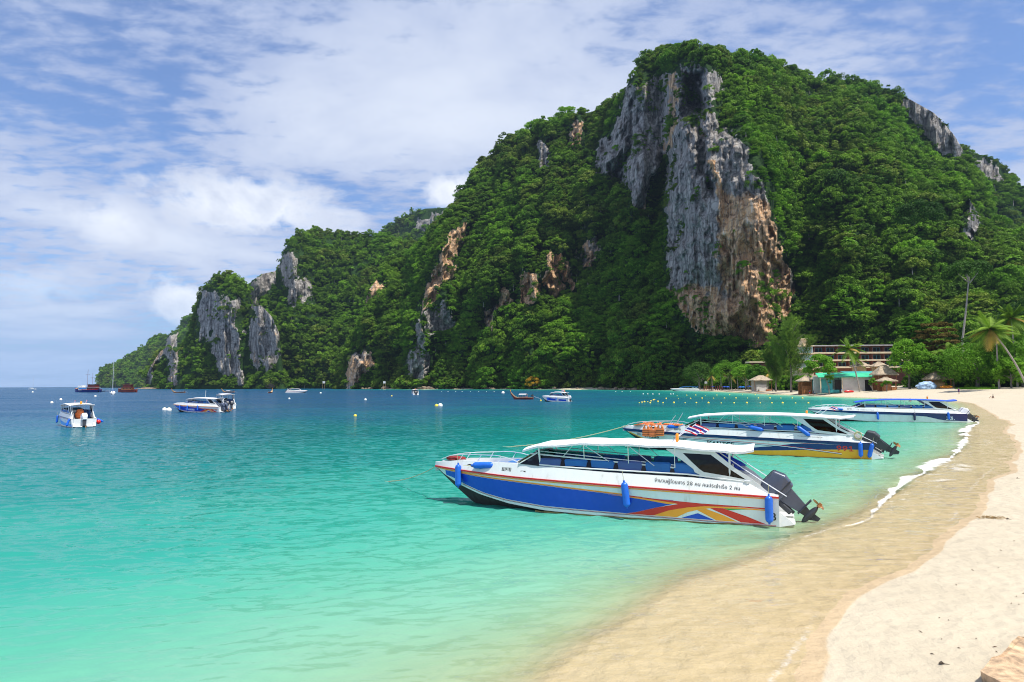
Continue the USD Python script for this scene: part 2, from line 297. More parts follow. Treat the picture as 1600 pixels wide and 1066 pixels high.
wid = .10 + .42 * sstep(fn1, .42, .66) * sstep(Y, 22, 40); off = 2.75 + 1.1 * (fn1 - .5)
foam = np.exp(-((S + off) / wid) ** 2) * sstep(Y, 15, 30) * (1 - sstep(Y, 95, 130)) * (.60 + .40 * sstep(fn2, .36, .60))
foam = np.maximum(foam, np.exp(-((S + .10 + .25 * (fn2 - .5)) / .10) ** 2) * .38 * (1 - sstep(Y, 45, 70)) * sstep(fn1, .40, .62))
foam = np.maximum(foam, np.exp(-((S + 1.5) / .9) ** 2) * sstep(fn1, .52, .66) * .45 * sstep(Y, 20, 32) * (1 - sstep(Y, 60, 90)) * sstep(fn2, .45, .65))
primvar(sea, 'foam', foam.ravel())

# ================================================================== hills
rock_look = None
def rock_material():
    n = {'g': ('geometry', {}), 'at': ('attribute', {'attribute': 'tan'}), 'av': ('attribute', {'attribute': 'veg'}),
         'ms': ('mapping', {'scale': (.20, .20, .020)}), 'ns': ('noise_texture', {'scale': 1.0, 'detail': 10.0, 'roughness': .74}),
         'ms2': ('mapping', {'scale': (.42, .42, .075)}), 'ns2': ('noise_texture', {'scale': 1.0, 'detail': 8.0, 'roughness': .75}),
         'nb': ('noise_texture', {'scale': .030, 'detail': 7.0, 'roughness': .72}), 'nf': ('noise_texture', {'scale': .16, 'detail': 10.0, 'roughness': .82}),
         'mc': ('mapping', {'scale': (.13, .13, .035)}), 'vc': ('voronoi_texture', {'feature': 'distance_to_edge', 'scale': 1.0, 'randomness': 1.0}), 'nd': ('noise_texture', {'scale': .12, 'detail': 5.0, 'roughness': .7}), 'dv': ('vector_math', {'math_type': 'multiply_add', 'vector2': (9.0, 9.0, 9.0)}),
         'mc2': ('mapping', {'scale': (.05, .05, .22)}), 'vc2': ('voronoi_texture', {'feature': 'distance_to_edge', 'scale': 1.0, 'randomness': 1.0}),
         'k1': ('map_range', {'range_type': 'smoothstep', 'from_min': .0, 'from_max': .10, 'to_min': .48, 'to_max': 1.0, 'clamp': True}), 'k2': ('map_range', {'range_type': 'smoothstep', 'from_min': .0, 'from_max': .07, 'to_min': .62, 'to_max': 1.0, 'clamp': True}), 'kk': ('math', {'math_type': 'multiply'}),
         'grey': ('rgb_ramp', {'ramp': [(.28, (.05, .045, .043)), (.39, (.185, .172, .162)), (.46, (.30, .28, .26)), (.55, (.39, .365, .33)), (.65, (.52, .48, .42)), (.78, (.64, .58, .50))]}),
         'tanr': ('rgb_ramp', {'ramp': [(.28, (.08, .048, .032)), (.39, (.40, .24, .135)), (.46, (.60, .43, .28)), (.53, (.62, .33, .13)), (.59, (.68, .52, .37)), (.75, (.76, .66, .53))]}),
         'ta': ('math', {'math_type': 'multiply_add', 'value2': 1.5, 'value3': -.75}), 'tb': ('math', {'math_type': 'add'}), 'tt': ('map_range', {'range_type': 'smoothstep', 'from_min': .36, 'from_max': .56, 'clamp': True}),
         'mx': ('mix', {}), 'blk': ('map_range', {'range_type': 'smoothstep', 'from_min': .30, 'from_max': .46, 'to_min': .55, 'to_max': 1.0, 'clamp': True}), 'mk': ('mix', {'mix_type': 'multiply', 'fac': 1.0}), 'mk2': ('mix', {'mix_type': 'multiply', 'fac': 1.0}),
         'gr': ('rgb_ramp', {'ramp': [(.3, (.010, .030, .006)), (.7, (.028, .070, .012))]}), 'va': ('math', {'math_type': 'multiply_add', 'value2': .9, 'value3': -.45}), 'vb': ('math', {'math_type': 'add'}), 'vt': ('map_range', {'range_type': 'smoothstep', 'from_min': .36, 'from_max': .5, 'clamp': True}),
         'mv': ('mix', {}), 'h1': ('math', {'math_type': 'multiply_add', 'value2': .6}), 'h2': ('math', {'math_type': 'multiply_add', 'value2': .6}), 'h3': ('math', {'math_type': 'multiply_add', 'value2': .55}),
         'b': ('bump', {'strength': 1.0, 'distance': 2.4}), 'p': ('principled_bsdf', {'roughness': .95, 'specular_ior_level': .15})}
    l = [('g.position', 'ms.vector'), ('ms.vector', 'ns.vector'), ('g.position', 'ms2.vector'), ('ms2.vector', 'ns2.vector'), ('g.position', 'nb.vector'), ('g.position', 'nf.vector'), ('g.position', 'nd.vector'), ('nd.color', 'dv.vector1'), ('g.position', 'dv.vector3'), ('dv.vector', 'mc.vector'), ('mc.vector', 'vc.vector'), ('dv.vector', 'mc2.vector'), ('mc2.vector', 'vc2.vector'),
         ('vc.distance', 'k1.value'), ('vc2.distance', 'k2.value'), ('k1.result', 'kk.value1'), ('k2.result', 'kk.value2'),
         ('ns.fac', 'grey.fac'), ('ns2.fac', 'tanr.fac'), ('nb.fac', 'ta.value1'), ('ta.value', 'tb.value1'), ('at.fac', 'tb.value2'), ('tb.value', 'tt.value'), ('tt.result', 'mx.fac'), ('grey.color', 'mx.color1'), ('tanr.color', 'mx.color2'),
         ('nf.fac', 'blk.value'), ('mx.color', 'mk.color1'), ('blk.result', 'mk.color2'), ('mk.color', 'mk2.color1'), ('kk.value', 'mk2.color2'), ('nf.fac', 'gr.fac'), ('nb.fac', 'va.value1'), ('va.value', 'vb.value1'), ('av.fac', 'vb.value2'), ('vb.value', 'vt.value'), ('vt.result', 'mv.fac'), ('mk2.color', 'mv.color1'), ('gr.color', 'mv.color2'),
         ('mv.color', 'p.base_color'), ('nf.fac', 'h1.value1'), ('ns.fac', 'h1.value3'), ('ns2.fac', 'h2.value1'), ('h1.value', 'h2.value3'), ('kk.value', 'h3.value1'), ('h2.value', 'h3.value3'), ('h3.value', 'b.height'), ('b.normal', 'p.normal')]
    return usdkit.material(stage, LK + 'rock_look', n, l, surface='p.BSDF')
rock_look = rock_material()

# bare rock faces as seen across the bay: (outline, how tan)
CLIFFS = [
 ([(1045,203),(1060,190),(1092,180),(1112,182),(1128,196),(1150,215),(1168,235),(1175,262),(1190,292),(1200,320),(1210,350),(1215,398),(1230,425),(1242,455),(1241,488),(1215,495),(1210,522),(1200,534),(1172,542),(1140,528),(1100,516),(1075,502),(1062,492),(1058,470),(1046,450),(1042,400),(1044,340),(1040,270)], 0.18),
 ([(985,140),(1020,132),(1058,108),(1068,115),(1062,180),(1045,192),(1040,225),(1030,245),(1014,290),(1006,335),(992,342),(982,305),(952,272),(930,270),(935,240),(950,215),(962,190),(972,160)], 0.12),
 ([(1066,100),(1110,104),(1128,122),(1130,140),(1105,172),(1085,188),(1064,190)], 0.1),
 ([(705,358),(726,350),(730,366),(718,400),(705,435),(690,442),(676,468),(664,492),(660,474),(680,432),(694,394),(701,372)], 0.62),
 ([(655,500),(664,518),(669,555),(666,590),(662,600),(648,605),(640,590),(637,570),(645,538)], 0.25),
 ([(672,490),(690,478),(702,500),(699,516),(672,518)], 0.1),
 ([(864,384),(880,395),(885,430),(896,450),(893,460),(882,442),(875,476),(868,466),(860,442),(848,437),(858,420)], 0.7),
 ([(812,440),(835,433),(846,450),(840,466),(815,476)], 0.75), ([(778,456),(790,452),(798,474),(780,478)], 0.7),
 ([(910,383),(930,378),(934,395),(928,416),(914,423),(901,406)], 0.5),
 ([(892,197),(908,197),(906,226),(891,224)], 0.6), ([(843,224),(852,224),(858,256),(850,258)], 0.3),
 ([(1519,316),(1528,330),(1527,356),(1515,378),(1506,380),(1515,350)], 0.35),
 ([(760,490),(772,480),(770,512),(758,518)], 0.55),
 ([(575,445),(590,440),(597,452),(584,472),(567,484),(564,472)], 0.6),
 ([(540,575),(549,556),(576,556),(580,570),(561,596),(556,606),(539,606)], 0.5),
 ([(1415,150),(1455,165),(1480,188),(1504,222),(1498,250),(1470,235),(1440,205),(1420,178)], 0.0),
]
CLIFFS_B = [
 ([(308,474),(322,452),(340,462),(340,500),(334,517),(309,524)], 0.0), ([(343,464),(376,465),(373,500),(371,545),(362,586),(346,589),(331,580),(336,522),(333,505)], 0.22),
 ([(398,475),(412,473),(426,500),(436,520),(431,572),(422,583),(404,562),(400,580),(387,542),(384,516),(395,500)], 0.25),
 ([(368,566),(374,564),(378,588),(368,589)], 0.0), ([(229,552),(244,536),(252,540),(248,556),(238,575),(238,590),(228,604)], 0.35), ([(264,545),(276,542),(272,575),(270,600),(264,596)], 0.3), ([(252,535),(262,531),(262,550),(252,556)], 0.3)]
CLIFFS_C = [([(393,432),(410,424),(426,420),(430,440),(412,455),(399,476),(393,470)], 0.0), ([(446,404),(460,402),(464,432),(450,438)], 0.25), ([(455,442),(484,438),(486,468),(458,476)], 0.05)]

veg_faces = []                                                     # (hill mesh, tree density per face, size) for the forest
def hill(name, px0, px1, step, top, base_y, run, cliffs, relief, seed, base_z=-1.5, nrow=300, drop=5.0, back=(25, 70, 160), top_pow=3.0, cave=None, fluted=6.0, shape=None):
    """A steep hill: at every bearing a profile climbs from its foot at depth base_y to its skyline, with gentler ground where trees stand and near-vertical bare walls."""
    px = np.arange(px0, px1 + .01, step)
    t = np.array(top, float); tp = np.interp(px, t[:, 0], t[:, 1]) + drop
    b = np.array(base_y, float); y0 = np.interp(px, b[:, 0], b[:, 1])
    r_ = np.array(run, float); W = np.interp(px, r_[:, 0], r_[:, 1])
    # foot of the profile in the picture
    d0 = ray(px, np.full_like(px, 600.0)); d1 = ray(px, np.full_like(px, 601.0))
    z600 = CAM[2] + d0[:, 2] / d0[:, 1] * y0; dz = (d1[:, 2] / d1[:, 1] - d0[:, 2] / d0[:, 1]) * y0
    pb = 600 + (base_z - z600) / dz
    f = np.linspace(0, 1, nrow)[:, None]
    PX = np.broadcast_to(px[None], (nrow, len(px))); PY = pb[None] + (tp - pb)[None] * f
    mask = np.zeros(PX.shape); tan = np.zeros(PX.shape)
    nz = np.stack([PX * .045, PY * .03, PX * 0], -1); wob = (meshkit.fbm(nz, 4, seed + 3) - .5); wob2 = (meshkit.fbm(nz + 77.0, 4, seed + 4) - .5)
    nz2 = np.stack([PX * .16, PY * .10, PX * 0 + 31], -1); wob3 = meshkit.fbm(nz2, 3, seed + 5) - .5; wob4 = meshkit.fbm(nz2 + 50, 3, seed + 6) - .5
    QX, QY = PX + wob * 22 + wob3 * 13, PY + wob2 * 26 + wob4 * 22
    for poly, tn in cliffs:
        g = sg.Polygon(poly); g = g.buffer(4.0 if g.area < 1500 else 1.0)
        inside = shapely.contains_xy(g, QX, QY); mask[inside] = 1; tan[inside] = np.maximum(tan[inside], tn)
    if 'main' in name:                                              # the big wall is iron-stained below and along a fissure
        lower = sstep(QY, 425, 470) * (PX > 1040) * (PX < 1250)
        right = sstep(QX, 1105, 1130) * sstep(QY, 265, 330) * (PX < 1235) * .62
        fis = np.exp(-((QX - np.interp(PY, [190, 260, 330, 420], [1052, 1030, 1008, 1000])) / 9) ** 2) * (PY < 345) * .8 + np.exp(-((QX - np.interp(PY, [255, 300, 360], [1112, 1122, 1148])) / 9) ** 2) * (PY > 250) * (PY < 372)
        tan = np.where(mask > 0, np.clip(np.maximum.reduce([tan, lower * .66, right, fis * .8]), 0, 1), 0)
    from scipy.ndimage import gaussian_filter
    msk = gaussian_filter(mask, (1.6, 1.6)); soft = gaussian_filter(mask, (7, 5 / step))
    # climb: how fast the ground recedes
    rate = 1.0 + top_pow * f ** 5
    rate = rate * (1 - .93 * np.clip(soft * 1.15, 0, 1))
    rec = np.cumsum(rate, 0) - rate[0]
    full = np.cumsum(np.broadcast_to(1.0 + top_pow * f ** 5, rate.shape), 0)[-1]
    lack = 1 - rec[-1] / full
    depth = rec / full * W[None]
    scale = y0.mean() / 600
    n1 = meshkit.fbm(np.stack([PX / 75 + wob * 1.2, PY / 150, PX * 0], -1), 4, seed) - .5
    n2 = meshkit.fbm(np.stack([PX / 22, PY / 26, PX * 0 + 5], -1), 3, seed + 1) - .5
    env = np.sin(np.pi * np.clip(f, 0, 1) ** .7) * .8 + .2
    depth = depth + (n1 * relief * 2.4 + n2 * relief * .55 * (1 - msk)) * env
    fl = np.abs(meshkit.fbm(np.stack([PX / 6.5, PY / 85, PX * 0 + 2], -1), 4, seed + 7) - .5)
    fl2 = meshkit.fbm(np.stack([PX / 14, PY / 30, PX * 0 + 8], -1), 4, seed + 9) - .5
    depth = depth + msk * scale * (-fl * fluted * 3.0 + fl2 * fluted * 3.2)
    if cave: depth = depth + cave(QX, QY)
    if shape: depth = depth + shape(QX, QY)
    depth = np.maximum(depth, -12 - 0 * depth)
    Yd = y0[None] + depth
    P = at_y(PX, PY, Yd)
    rows = [P]
    top_d = Yd[-1]
    hgt = P[-1, :, 2]
    for k, bk in enumerate(back):
        q = P[-1].copy(); dirn = q - CAM; dirn /= np.linalg.norm(dirn[:, :2], axis=1)[:, None]; q[:, :2] += dirn[:, :2] * bk * scale; q[:, 2] = hgt - (hgt - base_z) * (0.03, .14, .55)[min(k, 2)]
        rows.append(q[None])
    q = rows[-1][0].copy(); q[:, :2] += (q - CAM)[:, :2] / np.linalg.norm((q - CAM)[:, :2], axis=1)[:, None] * 60 * scale; q[:, 2] = base_z - 2; rows.append(q[None])
    A = np.concatenate(rows, 0); extra = len(A) - nrow
    msh = sheet(A)
    pr = obj(name, msh, rock_look, smooth=True, kind='structure')
    veg = np.vstack([1 - mask, np.ones((extra, len(px)))]); tn = np.vstack([tan, np.zeros((extra, len(px)))])
    primvar(pr, 'veg', veg.ravel()); primvar(pr, 'tan', tn.ravel())
    near_ = np.clip(gaussian_filter(mask, (9, 9 / step)) * 2.2, 0, 1)
    return dict(P=A, near=np.vstack([near_, np.zeros((extra, len(px)))]), veg=np.vstack([1 - msk, np.ones((extra, len(px)))]), nrow=nrow, scale=scale, px=px, pr=pr)

MAIN_TOP = [(520,606),(530,596),(533,570),(545,532),(562,500),(575,450),(590,430),(610,405),(650,385),(690,338),(712,318),(720,300),(735,280),(750,255),(765,240),(790,215),(820,205),(850,190),(885,175),(925,170),(945,160),(970,145),(985,120),(1010,88),(1040,76),(1070,68),(1090,72),(1110,78),(1150,85),(1200,95),(1240,108),(1285,130),(1340,150),(1372,166),(1400,186),(1440,230),(1475,270),(1510,300),(1540,345),(1600,372),(1700,400),(1800,430)]
def main_shape(x, y):
    # central buttress stands forward of a gully on its left; a ledge runs below the cave
    s = -26 * np.exp(-(((x - 1140) / 75) ** 4)) * sstep(y, 175, 235) * sstep(540 - y, 0, 60)
    gx_ = np.stack([x / 52 + y / 190 + 3.3, y / 150, x * 0 + 4], -1); rn = np.abs(meshkit.fbm(gx_, 3, 91) - .5) * 2; rn2 = np.abs(meshkit.fbm(gx_ * 2.3 + 9, 3, 93) - .5) * 2
    away = 1 - np.exp(-(((x - 1110) / 120) ** 4)) * (y < 540)
    s += away * (34 * np.clip(.30 - rn, -.25, .30) * 2.2 + 15 * np.clip(.28 - rn2, -.2, .28) * 2.2)
    s += 34 * np.exp(-((x - np.interp(y, [180, 260, 350, 470], [1052, 1040, 1024, 1020])) / 12) ** 2) * sstep(y, 190, 260) * sstep(520 - y, 0, 60)
    s += 22 * np.exp(-((x - np.interp(y, [180, 250, 300], [1094, 1098, 1108])) / 6) ** 2) * sstep(y, 185, 210) * sstep(320 - y, 0, 40)
    return s
def main_cave(x, y):
    return 55 * np.exp(-((x - 1086) / 17) ** 4) * np.exp(-((y - 148) / 36) ** 4)
H = {}
H['main'] = hill('main_mountain', 520, 1800, 1.35, MAIN_TOP, [(520,838),(560,800),(640,722),(720,668),(800,626),(900,570),(1000,505),(1060,482),(1160,440),(1300,405),(1450,370),(1600,330),(1800,300)],
                 [(520,30),(560,90),(640,170),(720,210),(850,230),(1000,230),(1100,215),(1250,230),(1400,230),(1600,200),(1800,180)], CLIFFS, 36, 5, nrow=410, cave=main_cave, shape=main_shape)
H['shoulder'] = hill('shoulder_hill', 1225, 1560, 2.0, [(1225,118),(1245,110),(1285,126),(1320,122),(1345,125),(1360,130),(1400,138),(1430,155),(1460,172),(1490,205),(1510,238),(1540,300),(1560,380)], [(1225,640),(1560,560)], [(1225,90),(1560,80)], CLIFFS[-1:], 14, 15, nrow=200)
H['right'] = hill('right_hill', 1470, 1830, 2.0, [(1470,228),(1500,226),(1515,236),(1540,238),(1560,246),(1575,264),(1590,290),(1600,303),(1650,350),(1750,420),(1830,480)], [(1470,760),(1830,640)], [(1470,120),(1830,100)], [([(1520,250),(1550,262),(1560,282),(1530,276)], 0.0)], 16, 25, nrow=160)
H['tower'] = hill('karst_tower', 226, 446, 1.1, [(226,606),(230,580),(236,566),(250,545),(262,536),(275,546),(296,526),(304,500),(309,468),(318,446),(330,434),(345,427),(360,427),(375,440),(388,455),(396,474),(408,472),(425,490),(436,515),(441,560),(446,604)], [(226,1150),(300,1040),(446,935)], [(226,40),(300,90),(345,110),(390,100),(446,30)], CLIFFS_B, 14, 35, nrow=170, fluted=5)
H['middle'] = hill('middle_hill', 378, 730, 1.5, [(378,500),(386,470),(393,434),(410,423),(430,419),(437,408),(445,385),(455,370),(475,361),(500,357),(520,361),(560,364),(590,369),(606,365),(640,380),(700,400),(730,420)], [(378,1080),(440,1000),(520,960),(620,900),(730,860)], [(378,60),(440,160),(520,230),(730,240)], CLIFFS_C, 40, 45, nrow=220)
H['distant'] = hill('distant_ridge', 575, 760, 2.0, [(575,385),(590,370),(605,353),(625,339),(645,327),(665,321),(695,320),(720,322),(760,345)], [(575,1750),(760,1600)], [(575,200),(760,200)], [([(655,340),(700,335),(700,352),(660,356)], 0.0)], 25, 55, nrow=130)
H['far'] = hill('far_headland', 154, 345, 1.3, [(154,604),(157,592),(160,584),(165,575),(178,570),(190,567),(200,559),(215,549),(230,544),(240,530),(250,526),(262,522),(280,514),(290,497),(303,491),(320,488),(345,500)], [(154,2450),(345,1900)], [(154,60),(230,300),(345,420)], [([(262,528),(276,522),(272,540),(262,545)], 0.0)], 40, 65, nrow=130, drop=2.5)
# ================================================================== forest
def leaf_material(name, dark, light, trans=0.25):
    n = {'g': ('geometry', {}), 'oi': ('object_info', {}), 'np': ('noise_texture', {'scale': .03, 'detail': 3.0}), 'nf': ('noise_texture', {'scale': .55, 'detail': 3.0}),
         'a': ('math', {'math_type': 'multiply_add', 'value2': .75}), 'b': ('math', {'math_type': 'multiply_add', 'value2': .55}), 'c': ('math', {'math_type': 'multiply_add', 'value2': .5, 'value3': -.42}),
         'r': ('rgb_ramp', {'ramp': [(.0, dark), (.55, tuple((np.array(dark) + np.array(light)) / 2)), (1.0, light)]}),
         'p': ('principled_bsdf', {'roughness': .62, 'specular_ior_level': .10}), 't': ('translucent_bsdf', {}), 'tc': ('mix', {'mix_type': 'multiply', 'fac': 1.0, 'color2': (1.3, 1.5, .6)}), 'm': ('mix_closure', {'fac': trans})}
    l = [('g.position', 'np.vector'), ('g.position', 'nf.vector'), ('oi.random', 'c.value1'), ('np.fac', 'b.value1'), ('c.value', 'b.value3'), ('nf.fac', 'a.value1'), ('b.value', 'a.value3'), ('a.value', 'r.fac'),
         ('r.color', 'p.base_color'), ('r.color', 'tc.color1'), ('tc.color', 't.color'), ('p.BSDF', 'm.closure1'), ('t.BSDF', 'm.closure2')]
    return usdkit.material(stage, LK + name, n, l, surface='m.closure')
forest_leaf = leaf_material('forest_leaf', (.014, .055, .007), (.205, .355, .026))
forest_leaf_b = leaf_material('forest_leaf_olive', (.022, .058, .009), (.225, .300, .036))
forest_leaf_c = leaf_material('forest_leaf_fresh', (.028, .100, .008), (.21, .40, .022))
pale_trunk = plain('pale_trunk', (.40, .36, .30), .9, vary=.3, scale=2.0)
bark = plain('bark_look', (.16, .135, .11), .9, vary=.3, scale=2.0)

def crown_mesh(g, R, H_, lobes, leaves, size, flat=.7, low=-.15):
    """A crown of leaf clumps spread over many small lobes: gaps, an uneven outline, lit tops and dark hollows."""
    V, Fc = [], []
    for k in range(lobes):
        u = g.random(); ph = g.random() * 2 * np.pi; zc = low + (1.0 - low) * g.random() ** .8
        rad = np.sqrt(max(0, 1 - max(zc, 0) ** 2)) * (.45 + .55 * u ** .4) * R
        c = np.array([math.cos(ph) * rad, math.sin(ph) * rad, zc * H_])
        lr = R * g.uniform(.20, .36)
        nd = leaves
        d = g.normal(size=(nd, 3)); d[:, 2] = d[:, 2] * .8 + .42; d /= np.linalg.norm(d, axis=1, keepdims=True)
        p = c + d * lr * np.array([1, 1, flat]) * g.uniform(.75, 1.08, (nd, 1))
        nn = d + g.normal(size=(nd, 3)) * .42; nn /= np.linalg.norm(nn, axis=1, keepdims=True)
        a = np.cross(nn, g.normal(size=(nd, 3))); a /= np.linalg.norm(a, axis=1, keepdims=True); b = np.cross(nn, a)
        s = size * g.uniform(.55, 1.25, (nd, 1)); w = s * g.uniform(.5, .85, (nd, 1))
        quad = np.stack([p - a * s, p - b * w + nn * s * .12, p + a * s - nn * s * .15, p + b * w + nn * s * .12], 1)
        base = sum(len(x) for x in V); V.append(quad.reshape(-1, 3))
        i = np.arange(nd) * 4 + base; Fc.append(np.concatenate([np.stack([i, i + 1, i + 2], 1), np.stack([i, i + 2, i + 3], 1)]))
    return np.vstack(V), np.vstack(Fc)

def forest(name, H_list, spacing, rmin, rmax, dens_cut=.55, seed=3, pick=None, label=None):
    """A hillside wood that reads as one mass: one instancer of many different trees."""
    g = np.random.default_rng(seed)
    pi = UsdGeom.PointInstancer.Define(stage, '/World/' + numbered(name)); tag(pi, label, 'forest', None, 'stuff')
    path = str(pi.GetPath()); protos = []
    UsdGeom.Scope.Define(stage, path + '/prototypes')
    for k in range(14):
        mt = (forest_leaf, forest_leaf, forest_leaf_b, forest_leaf, forest_leaf_c, forest_leaf, forest_leaf_b, forest_leaf, forest_leaf_c, forest_leaf, forest_leaf_b, forest_leaf, forest_leaf_c, forest_leaf_b)[k]
        if k < 9: v, f = crown_mesh(g, 1.0, g.uniform(.65, 1.15), int(g.integers(14, 24)), 62, .085 if k % 3 else .10)
        elif k == 9: v, f = crown_mesh(g, .62, 1.5, 20, 60, .085, low=-.5)                      # tall and narrow
        elif k in (10, 12):                                                              # flat tiers
            vs, fs, nb = [], [], 0
            for j in range(5):
                q, f_ = crown_mesh(g, .95 - .13 * j, .16, 9, 46, .085, flat=.3, low=-.1); q = q + [g.normal() * .1, g.normal() * .1, j * .33 - .3]; vs.append(q); fs.append(f_ + nb); nb += len(q)
            v, f = np.vstack(vs), np.vstack(fs)
        elif k == 11: v, f = crown_mesh(g, 1.0, .8, 12, 95, .06, flat=.95)                     # creeper-hung mound of fine leaves
        else: v, f = crown_mesh(g, 1.05, .9, 9, 30, .13)                                     # thin open crown on bare limbs
        usdkit.mesh(stage, f'{path}/prototypes/tree_{k:03d}', (v, f), mt); protos.append(f'{path}/prototypes/tree_{k:03d}')
    q = UsdGeom.Xform.Define(stage, f'{path}/prototypes/tree_014')                         # emergent tree on a pale bare trunk
    v, f = crown_mesh(g, .85, .55, 14, 60, .09, flat=.5, low=-.3); usdkit.mesh(stage, f'{path}/prototypes/tree_014/crown', (v + [0, 0, 1.15], f), forest_leaf)
    usdkit.mesh(stage, f'{path}/prototypes/tree_014/trunk', tube([(0, 0, -.8), (.03, 0, .4), (0, .02, 1.2)], [.06, .05, .03], 6), pale_trunk); protos.append(f'{path}/prototypes/tree_014')
    q = UsdGeom.Xform.Define(stage, f'{path}/prototypes/tree_015')                         # wild palm
    fr = []
    for k in range(16):
        a_ = k * 2.4; e_ = g.uniform(-.3, 1.1); w = np.linspace(0, 1, 6)[:, None]; d_ = np.array([math.cos(a_) * math.cos(e_), math.sin(a_) * math.cos(e_), math.sin(e_)]); r_ = d_ * w * .95 + np.array([0, 0, -.5]) * w ** 2 + [0, 0, .75]; sd = np.array([-math.sin(a_), math.cos(a_), 0]); wd = (.16 * np.sin(np.pi * (w * .85 + .1)))
        fr.append(sheet(np.stack([r_ + sd * wd - [0, 0, .08], r_, r_ - sd * wd - [0, 0, .08]], 1)))
    usdkit.mesh(stage, f'{path}/prototypes/tree_015/crown', cat(*fr), forest_leaf_c); usdkit.mesh(stage, f'{path}/prototypes/tree_015/trunk', tube([(0, 0, -.8), (0, .03, .75)], [.05, .035], 6), pale_trunk); protos.append(f'{path}/prototypes/tree_015')
    pos, sc = [], []
    for h in H_list:
        P = h['P'][:h['nrow'] + 2]; V = h['veg'][:h['nrow'] + 2]
        a, b, c = P[:-1, :-1], P[1:, :-1], P[:-1, 1:]
        area = np.linalg.norm(np.cross(b - a, c - a), axis=-1); area = np.minimum(area, np.quantile(area, .995))
        w = area * (sstep(V[:-1, :-1], dens_cut - .2, dens_cut + .2) + 1.3 * (V[:-1, :-1] < dens_cut) * sstep(meshkit.fbm(a * .045, 3, 19), .53, .66))
        sp = spacing * max(1.0, h['scale'] ** .55); n = int(w.sum() / sp ** 2)
        idx = g.choice(w.size, n, p=(w / w.sum()).ravel()); i, j = np.unravel_index(idx, w.shape)
        u, v = g.random((2, n, 1)); q = a[i, j] + u * (b - a)[i, j] + v * (c - a)[i, j]
        rock = V[i, j] < dens_cut
        big = g.beta(1.2, 2.9, n); r = (rmin + (rmax - rmin) * big) * max(1.0, h['scale'] ** .55) * np.where(rock, g.uniform(.22, .5, n), 1 - .62 * h['near'][:h['nrow'] + 2][:-1, :-1][i, j])
        tow = (CAM - q); tow /= np.linalg.norm(tow, axis=1, keepdims=True)
        q = q + np.where(rock, -.1, .05)[:, None] * r[:, None] * np.array([0, 0, 1.0]) + tow * r[:, None] * np.where(rock, .1, .12)[:, None]
        keep = q[:, 2] > .6
        pos.append(q[keep]); sc.append(r[keep])
    pos, sc = np.vstack(pos), np.concatenate(sc); n = len(pos)
    zone = meshkit.fbm(pos * .018, 3, 23) + .16 * np.exp(-((pos[:, 0] - 150) / 75) ** 2 - ((pos[:, 2] - 55) / 45) ** 2) + g.normal(size=n) * .06
    fresh = zone > .58; olive = zone < .40
    kind = np.where(fresh, g.choice([4, 8, 12, 4, 11], n), np.where(olive, g.choice([2, 6, 1, 10, 13], n), g.choice([0, 1, 3, 5, 7, 9, 11, 0, 3], n))).astype(np.int32)
    em = g.random(n) < .035; kind = np.where(em, np.where(g.random(n) < .6, 14, 15), kind).astype(np.int32); sc = np.where(em, np.clip(sc, 3.0, 6.0), sc)
    pi.CreatePrototypesRel().SetTargets([Sdf.Path(p) for p in protos])
    pi.CreatePositionsAttr(Vt.Vec3fArray.FromNumpy(pos.astype(np.float32)))
    pi.CreateProtoIndicesAttr(Vt.IntArray.FromNumpy(kind))
    ang = g.random(n) * 2 * np.pi
    pi.CreateOrientationsAttr(Vt.QuathArray([Gf.Quath(float(math.cos(t / 2)), 0.0, 0.0, float(math.sin(t / 2))) for t in ang]))
    pi.CreateScalesAttr(Vt.Vec3fArray.FromNumpy(np.stack([sc, sc, sc * g.uniform(.75, 1.15, n)], 1).astype(np.float32)))
    return n
nf = forest('hillside_forest', [H['main'], H['shoulder'], H['right']], 5.5, 2.4, 12.5, label='dense dark green jungle covering the big cliff mountain')
nf2 = forest('headland_forest', [H['tower'], H['middle'], H['distant'], H['far']], 6.4, 2.6, 11.5, seed=9, label='jungle over the lower rocky hills left of the big mountain')
print('trees', nf, nf2)
